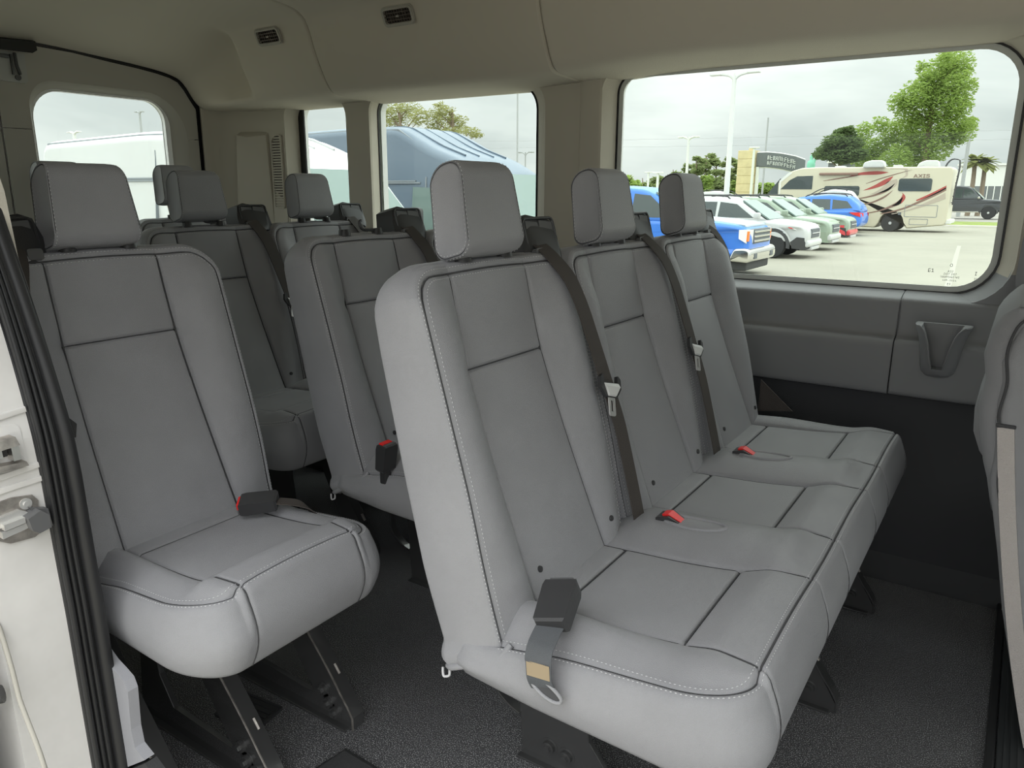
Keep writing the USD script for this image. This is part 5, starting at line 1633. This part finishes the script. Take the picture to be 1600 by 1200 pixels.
obj('roof_unit', body_loft([(-7.1, 3.02), (-7.05, 3.26), (-6.75, 3.36), (-6.25, 3.36), (-6.15, 3.30), (-6.1, 3.02)], .36, None, .06, .01, 2, .06), 'paint_white', rv, True)
for m in (0,):
    pass
obj('roof_unit', moved(body_loft([(-4.85, 3.0), (-4.75, 3.24), (-4.45, 3.36), (-3.95, 3.34), (-3.85, 3.0)], .36, None, .06, .01, 2, .06), (0, .9, 0)), 'paint_white', rv, True)
obj('roof_hatch', [bx(-5.9, -5.5, .8, 1.3, 3.05, 3.16, .04), bx(-8.6, -8.1, .8, 1.3, 3.05, 3.15, .04)], 'paint_white', rv, 30)
obj('unit_grille', [bx(-6.70, -6.30, .5 - 1.27, .5 - 1.225, 3.12, 3.30, .01)], 'wall_pale', rv, 30) if False else None
lad = [tube(spline([(-3.6, y, 3.05), (-3.3, y, 3.38), (-3.05, y, 3.32), (-3.02, y, 3.0), (-3.08, y, 2.0), (-3.10, y, 1.3)], 24), .022, 6) for y in (.25, .62)] + [cyl((-3.05 - .02 * k, .25, 2.9 - .3 * k), (-3.05 - .02 * k, .62, 2.9 - .3 * k), .018, n=6) for k in range(6)]
obj('ladder', cat(lad), 'cladding', rv, 30)
wl = []
obj('compartment_door', [prism(Polygon(rrect(-5.05, -3.65, .72, 1.28, .04)).difference(Polygon(rrect(-5.03, -3.67, .74, 1.26, .04))), -.008, .01)], 'panel_line', rv, False)
obj('compartment_door', [prism(Polygon(rrect(-4.8, -4.0, .36, .64, .04)).difference(Polygon(rrect(-4.78, -4.02, .38, .62, .04))), -.008, .01)], 'panel_line', rv, False)
obj('vent_cap', bx(-5.32, -5.18, -.012, .01, .80, .93), 'sign_dark', rv, False)
for x in (-5.62, -10.3):
    for y in (.15, 2 * RVY - .15):
        wheel(rv, x, y, .41, .26, 'rim_silver', 8, .60, -1 if y < 1 else 1)
obj('rear_bumper', bx(-3.28, -3.05, .05, 2 * RVY - .05, .42, .62, .04), 'wall_pale', rv, 30)

# ---------------- poles
def lamp_pole(x, y, top, label, arm=1.15, mat='pole_pale', r=.10):
    t = thing('light_pole', label, 'light pole', (x, y, ZG + (.05 if 49.8 < y < 58 else 0)), 0)
    h = top - ZG
    obj('shaft', cyl((0, 0, 0), (0, 0, h), r, r * .65, 10), mat, t, 30)
    obj('base', cyl((0, 0, 0), (0, 0, .5), r * 2.2, n=12), 'curb_concrete', t, 30)
    for s in (-1, 1):
        obj('arm', tube(spline([(0, 0, h - .28), (s * arm * .25, 0, h - .06), (s * arm * .6, 0, h)], 8), r * .5, 6), mat, t, 30)
        obj('lamp_head', bx(min(s * arm * .5, s * arm), max(s * arm * .5, s * arm), -.16, .16, h - .05, h + .05, .03), mat, t, 30)
lamp_pole(-12.6, 38, 6.62, 'tall pale double-arm light pole between the wagons and the motorhome', 1.2, r=.15)
lamp_pole(-21.3, 55, 4.95, 'pale double-arm light pole left of the tan tower', .80, r=.13)
lamp_pole(-28.9, 45, 3.70, 'double-arm light pole framed by the right edge of the middle side window', .62, 'pole_gray', r=.07)
lamp_pole(-65.5, 40, 7.7, 'gray light pole standing above the white van\'s roof', .55, 'pole_gray', r=.14)
lamp_pole(-86.3, 45, 7.1, 'pale light pole at the far end of the white van\'s roof', 1.3, r=.25)
lamp_pole(-37.6, 75, 4.7, 'short pale light pole beside the wide window pillar', .9, r=.13)
for i, (px, y, top, lab) in enumerate([(-27.4, 62, 2.7, 'slim white post under the tree line left of the tan tower'), (-21.4, 50, 2.3, 'white post between the two pale light poles'), (-17.4, 58, 4.2, 'white post in front of the sign bridge'), (-30.8, 62, 2.6, 'pale post nearest the wide window pillar')]):
    t = thing('post', lab, 'post', (px, y, ZG + (.05 if 49.8 < y <= 58.2 else 0)))
    obj('shaft', cyl((0, 0, 0), (0, 0, top - ZG), .11, .09, 8), 'pole_pale', t, 30)
    obj('cap', bx(-.35, .35, -.12, .12, top - ZG, top - ZG + .1, .02), 'pole_pale', t, 30)
up_ = thing('utility_pole', 'dark slim utility pole rising behind the tan tower', 'utility pole', (-20.0, 70, ZG))
obj('shaft', cyl((0, 0, 0), (0, 0, 8.1), .10, .07, 8), 'pole_gray', up_, 30)
up2 = thing('utility_pole', 'thin gray mast right of the bright green tree', 'utility pole', (-4.8, 72, ZG))
obj('shaft', cyl((0, 0, 0), (0, 0, 7.6), .16, .12, 8), 'pole_gray', up2, 30)
up3 = thing('utility_pole', 'thin gray pole seen through the middle side window above the blue-gray van', 'utility pole', (-28.9, 44, ZG))
obj('shaft', cyl((0, 0, 0), (0, 0, 8.6), .06, .05, 8), 'pole_gray', up3, 30)
wi = thing('overhead_wire', 'thin overhead wires strung across the sky above the lot', 'wire')
for za, zb_ in ((7.2, 6.6), (6.4, 5.9)):
    obj('strand', tube([(x, 80, za + (zb_ - za) * (x + 60) / 90 - .5 * math.sin(math.pi * (x + 60) / 90)) for x in np.linspace(-60, 30, 24)], .012, 4), 'pole_gray', wi, False)

# ---------------- tan tower, sign bridge, green figure
tw = thing('tan_tower', 'tan stone tower with horizontal joints behind the row of cars', 'tower', (-18.55, 60, ZG))
for k in range(8):
    z0 = k * .615
    obj('stone_course', bx(-.66, .66, 0, 1.2, z0 + .012, z0 + .603, .02), 'stone_tan', tw, False)
obj('core', bx(-.63, .63, .03, 1.17, 0, 4.92), 'stone_tan', tw, False)
obj('cap', bx(.05, .35, .3, .6, 4.92, 5.12, .03), 'stone_tan', tw, False)
sb = thing('sign_bridge', 'dark arched sign bridge with pale lettering beside the tan tower', 'sign', (0, 60, ZG))
arc = lambda x: np.interp(x, [-17.9, -17.0, -16.0, -15.0, -14.2], [0, .0, -.12, -.33, -.62])
xs = np.linspace(-17.82, -14.3, 16)
top = [(x, 4.72 + arc(x)) for x in xs]
bot = [(x, 3.72 + arc(x) * 1.12) for x in xs]
obj('panel', prism(top + bot[::-1], .2, .45), 'sign_dark', sb, False)
obj('rail', [tube([(x, .32, z + .05) for x, z in top], .05, 6), tube([(x, .32, z - .05) for x, z in bot], .05, 6)], 'pole_pale', sb, 30)
rng = np.random.default_rng(3)
x = -17.0
while x < -14.9:
    w = rng.uniform(.10, .19)
    for zc, hh in ((4.38, .30), (4.0, .26)):
        z = zc + float(arc(x)) * 1.05
        kind = rng.integers(0, 4)
        st = [bx(x, x + .035, .17, .2, z - hh / 2, z + hh / 2)]
        if kind in (0, 1):
            st.append(bx(x + w - .035, x + w, .17, .2, z - hh / 2, z + hh / 2))
        if kind in (0, 2):
            st.append(bx(x, x + w, .17, .2, z + hh / 2 - .035, z + hh / 2))
        if kind in (1, 2, 3):
            st.append(bx(x, x + w, .17, .2, z - .018, z + .018))
        if kind == 3:
            st.append(bx(x, x + w, .17, .2, z - hh / 2, z - hh / 2 + .035))
        obj('lettering', cat(st), 'sign_letter', sb, False)
    x += w + .07
obj('footing', [bx(-17.82, -17.6, .2, .45, 0, 3.8, .02), bx(-14.6, -14.35, .2, .45, 0, 3.2, .02)], 'pole_pale', sb, 30)
gf = thing('green_figure', 'pale green standing figure on a plinth at the end of the sign bridge', 'statue', (-13.78, 60, ZG))
obj('figure', lathe([(.30, 2.6), (.34, 2.9), (.26, 3.5), (.30, 3.8), (.24, 4.05), (.10, 4.15), (.13, 4.28), (.12, 4.42), (.04, 4.5)], 14, 'z'), 'verdigris', gf, True)
obj('raised_arm', [cyl((.18, 0, 3.9), (.36, 0, 4.6), .08, .06, 8), cyl((.36, 0, 4.6), (.36, 0, 4.85), .04, .07, 8)], 'verdigris', gf, 30)
obj('plinth', bx(-.4, .4, -.4, .4, 0, 2.6, .03), 'wall_pale', gf, 30)
gb_ = thing('gray_building', 'small gray building right of the green figure', 'building', (-12.95, 66, ZG))
obj('wall', bx(-.9, .9, 0, 3, 0, 4.1, .03), 'wall_dark', gb_, False)
obj('pilaster', bx(-.35, -.05, -.1, .0, 0, 4.2), 'wall_pale', gb_, False)
obj('roof', bx(-1.0, 1.0, -.1, 3.1, 4.1, 4.25), 'wall_pale', gb_, False)
wb_ = thing('long_building', 'long pale flat-roofed building behind the black pickup and the palms', 'building', (0, 96, ZG))
obj('wall', bx(-7.0, 30, 0, 12, 0, 4.65), 'wall_pale', wb_, False)
obj('roof_edge', bx(-7.1, 30.1, -.15, 12.1, 4.65, 4.85), 'wall_pale', wb_, False)
obj('dark_band', bx(-6.9, 29.9, -.06, 0, .8, 2.55), 'wall_dark', wb_, False)
for k in range(22):
    obj('mullion', bx(-6.6 + k * .62, -6.5 + k * .62, -.10, -.05, .8, 2.55), 'wall_pale', wb_, False)
fb = thing('flat_building', 'low pale building at the far end of the lot behind the white van', 'building', (-118, 62, ZG))
obj('wall', bx(-6, 6, 0, 8, 0, 4.0), 'wall_pale', fb, False)
obj('roof', bx(-6.2, 6.2, -.2, 8.2, 4.0, 4.3), 'wall_dark', fb, False)
car('pickup_truck', 'pale pickup truck at the frame of the large window, behind the black pickup', 'pickup truck', (1.9, 74, ZG), 180, dict(
    hw=.98, L=5.9, paint='wall_pale', body=pk_body, cabin=pk_cabin, belt=1.22, roof=1.95, axles=(-1.0, -4.75), wr=.40, clad=.06, trim='wall_pale',
    windows=[[(-1.75, 1.27), (-2.38, 1.76), (-2.78, 1.80), (-2.80, 1.27)], [(-2.88, 1.27), (-2.88, 1.80), (-3.60, 1.78), (-3.78, 1.27)]],
    shield=((-1.52, 1.24), (-2.28, 1.83)), backlight=((-3.92, 1.30), (-3.80, 1.80)))) if False else None


# ---------------- trees
def leaves(centers, radii, n, size, seed, flat=.35, thin=1.0):
    """leaf blades scattered through clumps (denser near the clumps' skins); one small folded blade each"""
    r = np.random.default_rng(seed)
    c, rad = np.asarray(centers, float), np.asarray(radii, float)
    if rad.ndim == 1:
        rad = np.repeat(rad[:, None], 3, 1)
    vol = rad.prod(1)
    k = r.choice(len(c), n, p=vol ** .72 / (vol ** .72).sum())
    d = r.normal(size=(n, 3))
    d /= np.linalg.norm(d, axis=1, keepdims=True)
    p = c[k] + d * rad[k] * (r.random(n) ** .42)[:, None]
    a = r.normal(size=(n, 3))
    a[:, 2] *= flat
    a /= np.linalg.norm(a, axis=1, keepdims=True)
    b = np.cross(a, r.normal(size=(n, 3)))
    b /= np.linalg.norm(b, axis=1, keepdims=True)
    s = size * r.uniform(.6, 1.3, n)[:, None]
    a, b = a * s, b * s * .45 * thin
    nrm = np.cross(a, b)
    nrm /= np.linalg.norm(nrm, axis=1, keepdims=True)
    V = np.stack([p - a, p + b + nrm * s * .12, p + a, p - b + nrm * s * .12], 1).reshape(-1, 3)
    i = np.arange(n)[:, None] * 4
    F = np.concatenate([i + np.array([0, 1, 2]), i + np.array([0, 2, 3])], 1).reshape(-1, 3)
    return trimesh.Trimesh(V, F, process=False)


def trunk(pts, r0, r1, n=8):
    p = spline(pts, 10)
    t = np.linspace(0, 1, 10)
    a = np.arange(n) * 2 * np.pi / n
    rings = [q + np.c_[np.cos(a), np.sin(a), np.zeros(n)] * (r0 * (1 - s) + r1 * s) for q, s in zip(p, t)]
    return loft(rings)


def tree(name, label, loc, clumps, n, size, mat, height, r0, seed, branches=(), thin=1.0, flat=.35, group=None):
    t = thing(name, label, 'tree', loc, 0, group)
    c = [x[:3] for x in clumps]
    rr = [x[3:] if len(x) > 4 else (x[3],) * 3 for x in clumps]
    obj('crown', leaves(c, rr, n, size, seed, flat, thin), mat, t, False)
    tr = [trunk([(0, 0, 0), (.1, 0, height * .5), (0, 0, height)], r0, r0 * .35)]
    for b in clumps[:10]:
        z0 = max(height * .35, min(height * .95, b[2] - .5 * abs(b[0]) - .3))
        tr.append(trunk([(0, 0, z0), (b[0] * .5, b[1] * .5, (z0 + b[2]) / 2 + .1), (b[0], b[1], b[2])], r0 * .4, r0 * .12, 5))
    obj('trunk', cat(tr), 'bark', t, 30)
    return t


# the bright tree over the motorhome: its crown is built of lobes (x, y, z, radius)
TX, TY = -6.5, 60.0
cl = [(np.float64(1.13), np.float64(0.73), np.float64(10.06), 1.15), (np.float64(0.27), np.float64(0.74), np.float64(9.54), 1.15), (np.float64(-0.1), np.float64(0.04), np.float64(8.49), 1.24), (np.float64(1.6), np.float64(-0.51), np.float64(8.52), 1.06), (np.float64(-0.87), np.float64(-1.07), np.float64(8.03), 1.1), (np.float64(0.81), np.float64(-0.28), np.float64(7.41), 1.29), (np.float64(-1.02), np.float64(-0.22), np.float64(6.9), 1.06), (np.float64(-1.78), np.float64(-1.09), np.float64(7.68), 0.74), (np.float64(1.8), np.float64(-1.08), np.float64(7.29), 0.83), (np.float64(-2.08), np.float64(1.2), np.float64(6.01), 0.92), (np.float64(-0.19), np.float64(0.37), np.float64(5.89), 1.38), (np.float64(1.36), np.float64(-0.64), np.float64(6.16), 0.97), (np.float64(2.11), np.float64(-0.16), np.float64(5.77), 0.87), (np.float64(2.32), np.float64(1.14), np.float64(6.33), 0.55), (np.float64(-1.12), np.float64(0.95), np.float64(4.91), 1.2), (np.float64(-2.54), np.float64(0.83), np.float64(5.15), 0.83), (np.float64(0.76), np.float64(-0.26), np.float64(4.8), 1.01), (np.float64(1.6), np.float64(-0.02), np.float64(5.39), 0.74), (np.float64(-3.46), np.float64(0.42), np.float64(4.73), 0.83), (np.float64(-3.76), np.float64(-1.05), np.float64(5.93), 0.69), (np.float64(-2.99), np.float64(0.13), np.float64(6.4), 0.64), (np.float64(-4.17), np.float64(-0.55), np.float64(5.13), 0.64), (np.float64(-0.22), np.float64(0.91), np.float64(4.04), 1.2), (np.float64(-1.55), np.float64(-1.05), np.float64(3.99), 1.1), (np.float64(-3.18), np.float64(0.43), np.float64(4.07), 0.92), (np.float64(-4.1), np.float64(0.89), np.float64(4.11), 0.74), (np.float64(-0.31), np.float64(-0.65), np.float64(9.22), 0.64), (np.float64(-0.96), np.float64(0.95), np.float64(10.06), 0.46), (np.float64(1.72), np.float64(0.89), np.float64(9.64), 0.46), (np.float64(0.7), np.float64(-1.16), np.float64(10.24), 0.64)]
tree('broadleaf_tree', 'tall bright green tree rising behind the motorhome', (TX, TY, ZG), cl, 24000, .13, 'leaf_bright', 8.6, .28, 11, thin=.8)
cl = [(np.float64(0.15), np.float64(0.25), np.float64(5.65), 0.8, 0.8, 0.44), (np.float64(-0.24), np.float64(-0.6), np.float64(5.12), 0.9, 0.9, 0.5), (np.float64(0.67), np.float64(0.0), np.float64(5.01), 0.8, 0.8, 0.44), (np.float64(-0.68), np.float64(-0.08), np.float64(4.42), 1.0, 1.0, 0.55), (np.float64(0.33), np.float64(-0.36), np.float64(4.26), 1.1, 1.1, 0.61), (np.float64(0.98), np.float64(-0.21), np.float64(4.25), 0.9, 0.9, 0.5), (np.float64(-1.27), np.float64(0.37), np.float64(4.32), 0.6, 0.6, 0.33), (np.float64(0.41), np.float64(-0.22), np.float64(5.9), 0.4, 0.4, 0.22)]
tree('conifer_tree', 'dark green spreading conifer left of the bright green tree', (-11.3, 57, ZG + .05), cl, 5200, .17, 'leaf_dark', 5.3, .22, 12, thin=.7)
# the two sparse pines above the blue-gray van
cl = [(np.float64(-1.29), np.float64(0.28), np.float64(5.81), 0.69, 0.55, 0.3), (np.float64(-0.35), np.float64(0.11), np.float64(5.86), 0.75, 0.6, 0.33), (np.float64(0.48), np.float64(0.21), np.float64(5.77), 0.75, 0.6, 0.33), (np.float64(1.62), np.float64(-0.41), np.float64(5.43), 0.62, 0.5, 0.28), (np.float64(-0.73), np.float64(0.13), np.float64(5.37), 0.75, 0.6, 0.33), (np.float64(-0.11), np.float64(0.48), np.float64(5.4), 0.69, 0.55, 0.3), (np.float64(1.32), np.float64(-0.08), np.float64(5.11), 0.5, 0.4, 0.22), (np.float64(-0.78), np.float64(-0.39), np.float64(5.12), 0.62, 0.5, 0.28), (np.float64(-0.4), np.float64(0.46), np.float64(5.01), 0.56, 0.45, 0.25)]
tree('pine_tree', 'sparse yellow-green pine at the left edge of the middle side window', (-26.7, 30, ZG), cl, 1900, .10, 'leaf_olive', 5.6, .15, 21, thin=.55)
cl = [(np.float64(-0.6), np.float64(-0.13), np.float64(5.77), 0.4, 0.32, 0.18), (np.float64(-0.71), np.float64(-0.3), np.float64(5.44), 0.56, 0.45, 0.25), (np.float64(0.0), np.float64(-0.41), np.float64(5.51), 0.5, 0.4, 0.22), (np.float64(-1.32), np.float64(0.15), np.float64(5.22), 0.62, 0.5, 0.28), (np.float64(-0.22), np.float64(-0.04), np.float64(5.21), 0.62, 0.5, 0.28), (np.float64(-0.02), np.float64(0.49), np.float64(5.13), 0.56, 0.45, 0.25), (np.float64(-0.93), np.float64(0.35), np.float64(4.92), 0.62, 0.5, 0.28), (np.float64(0.05), np.float64(0.34), np.float64(4.76), 0.62, 0.5, 0.28), (np.float64(1.4), np.float64(-0.45), np.float64(4.49), 0.56, 0.45, 0.25), (np.float64(1.39), np.float64(0.06), np.float64(4.38), 0.38, 0.3, 0.17), (np.float64(-1.33), np.float64(0.11), np.float64(4.8), 0.44, 0.35, 0.19), (np.float64(0.28), np.float64(-0.45), np.float64(4.5), 0.62, 0.5, 0.28)]
tree('pine_tree', 'sparse pointed pine above the blue-gray van', (-23.4, 30, ZG), cl, 1900, .10, 'leaf_olive', 5.6, .15, 22, thin=.55)
# palms
def palm(x, y, h, label, seed):
    t = thing('palm_tree', label, 'palm tree', (x, y, ZG))
    obj('trunk', trunk([(0, 0, 0), (.08, 0, h * .5), (0, 0, h)], .20, .15), 'bark', t, 30)
    r = np.random.default_rng(seed)
    for k in range(30):
        a, e = r.uniform(0, 2 * np.pi), r.uniform(-.5, 1.1)
        L = r.uniform(.9, 1.25)
        d = np.array([math.cos(a) * math.cos(e), math.sin(a) * math.cos(e), math.sin(e)])
        side_ = np.array([-math.sin(a), math.cos(a), 0])
        o = np.array([0, 0, h])
        rows = []
        for s in np.linspace(0, 1, 6):
            c = o + d * L * s + np.array([0, 0, -.45 * s * s])
            w = .30 * math.sin(math.pi * min(1, .12 + s * .88)) ** .7
            rows.append([c - side_ * w + [0, 0, -.10 * w], c + [0, 0, .03], c + side_ * w + [0, 0, -.10 * w]])
        obj('frond', grid_mesh(np.array(rows)), 'leaf_palm', t, False)
palm(-4.35, 75, 4.4, 'palm tree with a round fan crown, left of the pair by the pale building', 31)
palm(-3.65, 75.4, 4.3, 'palm tree with a round fan crown, right of the pair by the pale building', 32)
# the far tree line
rr = np.random.default_rng(44)
def far_tree(x, y, h, kind, label, seed, wide):
    r2 = np.random.default_rng(seed)
    cl = []
    if kind == 'pine':
        for k in range(9):
            z = h * r2.uniform(.62, .98)
            cl.append((r2.normal() * wide * .55, r2.normal() * wide * .4, z, wide * r2.uniform(.35, .6), wide * .5, wide * .26))
    else:
        for k in range(9):
            z = h * r2.uniform(.25, .85)
            cl.append((r2.normal() * wide * .6, r2.normal() * wide * .4, z, wide * r2.uniform(.5, .8), wide * .6, wide * .5))
    tree('pine_tree' if kind == 'pine' else 'broadleaf_tree', label, (x, y, ZG), cl, 900 if kind == 'pine' else 1100, .30 if kind == 'pine' else .32, {'pine': 'leaf_mid', 'bush': 'leaf_bright', 'mid': 'leaf_mid'}[kind], h * .95, .16, seed, thin=.8, group=None)
FT = [(np.float64(-34.5), 92, np.float64(5.9), 'pine', 'far pine just left of the tall double-arm light pole', 0.9),
      (np.float64(-34.73), 96, np.float64(6.51), 'pine', 'far pine with a broad flat crown behind the light pole', 1.25),
      (np.float64(-34.79), 100, np.float64(6.36), 'pine', 'far flat-crowned pine close to the tall light pole', 1.2),
      (np.float64(-30.68), 92, np.float64(6.04), 'pine', 'far pine between the tall light pole and the tan tower', 1.1),
      (np.float64(-37.11), 96, np.float64(5.32), 'pine', 'thin far pine, leftmost of the pine group', 0.63),
      (np.float64(-32.34), 100, np.float64(4.89), 'pine', 'far low pine against the tan tower', 0.76),
      (np.float64(-43.03), 92, np.float64(4.03), 'bush', 'far yellow-green tree next to the wide window pillar', 1.3),
      (np.float64(-43.24), 96, np.float64(3.78), 'mid', 'far dull green tree low on the horizon left of the pines', 1.25),
      (np.float64(-43.24), 100, np.float64(4.02), 'mid', 'far round tree showing over the far headrest', 1.3),
      (np.float64(-37.39), 92, np.float64(4.74), 'mid', 'far tree standing alone left of the pine group', 0.9),
      (np.float64(-39.9), 96, np.float64(3.44), 'mid', 'low far tree behind the far headrest', 1.15),
      (np.float64(-39.28), 100, np.float64(3.66), 'bush', 'low yellow-green far tree below the pine group', 1.3),
      (np.float64(-33.69), 92, np.float64(3.95), 'bush', 'low bright far tree under the pines', 1.3),
      (np.float64(-33.07), 96, np.float64(3.87), 'mid', 'low far tree behind the tall light pole', 1.25),
      (np.float64(-32.59), 100, np.float64(3.46), 'bush', 'low far tree at the foot of the tan tower', 1.09),
      (np.float64(-24.06), 84, np.float64(2.92), 'bush', 'far green tree seen under the sign bridge, left one', 0.82),
      (np.float64(-22.99), 84, np.float64(2.99), 'bush', 'far green tree seen under the sign bridge, right one', 0.82),
      (np.float64(-21.81), 84, np.float64(3.3), 'mid', 'far green tree at the front of the motorhome', 0.82),
      (np.float64(-60.42), 92, np.float64(2.1), 'bush', 'far yellow-green tree at the right edge of the middle side window', 1.5),
      (np.float64(-60.38), 96, np.float64(2.65), 'bush', 'far bright tree beside the wide window pillar in the middle side window', 1.67),
      (np.float64(-2.9), 112, np.float64(5.72), 'mid', 'far small tree at the right end of the large window', 1.1)]

for i, (x, y, h, kind, lab, wd) in enumerate(FT):
    far_tree(x, y, h, kind, lab, 60 + i, wd)
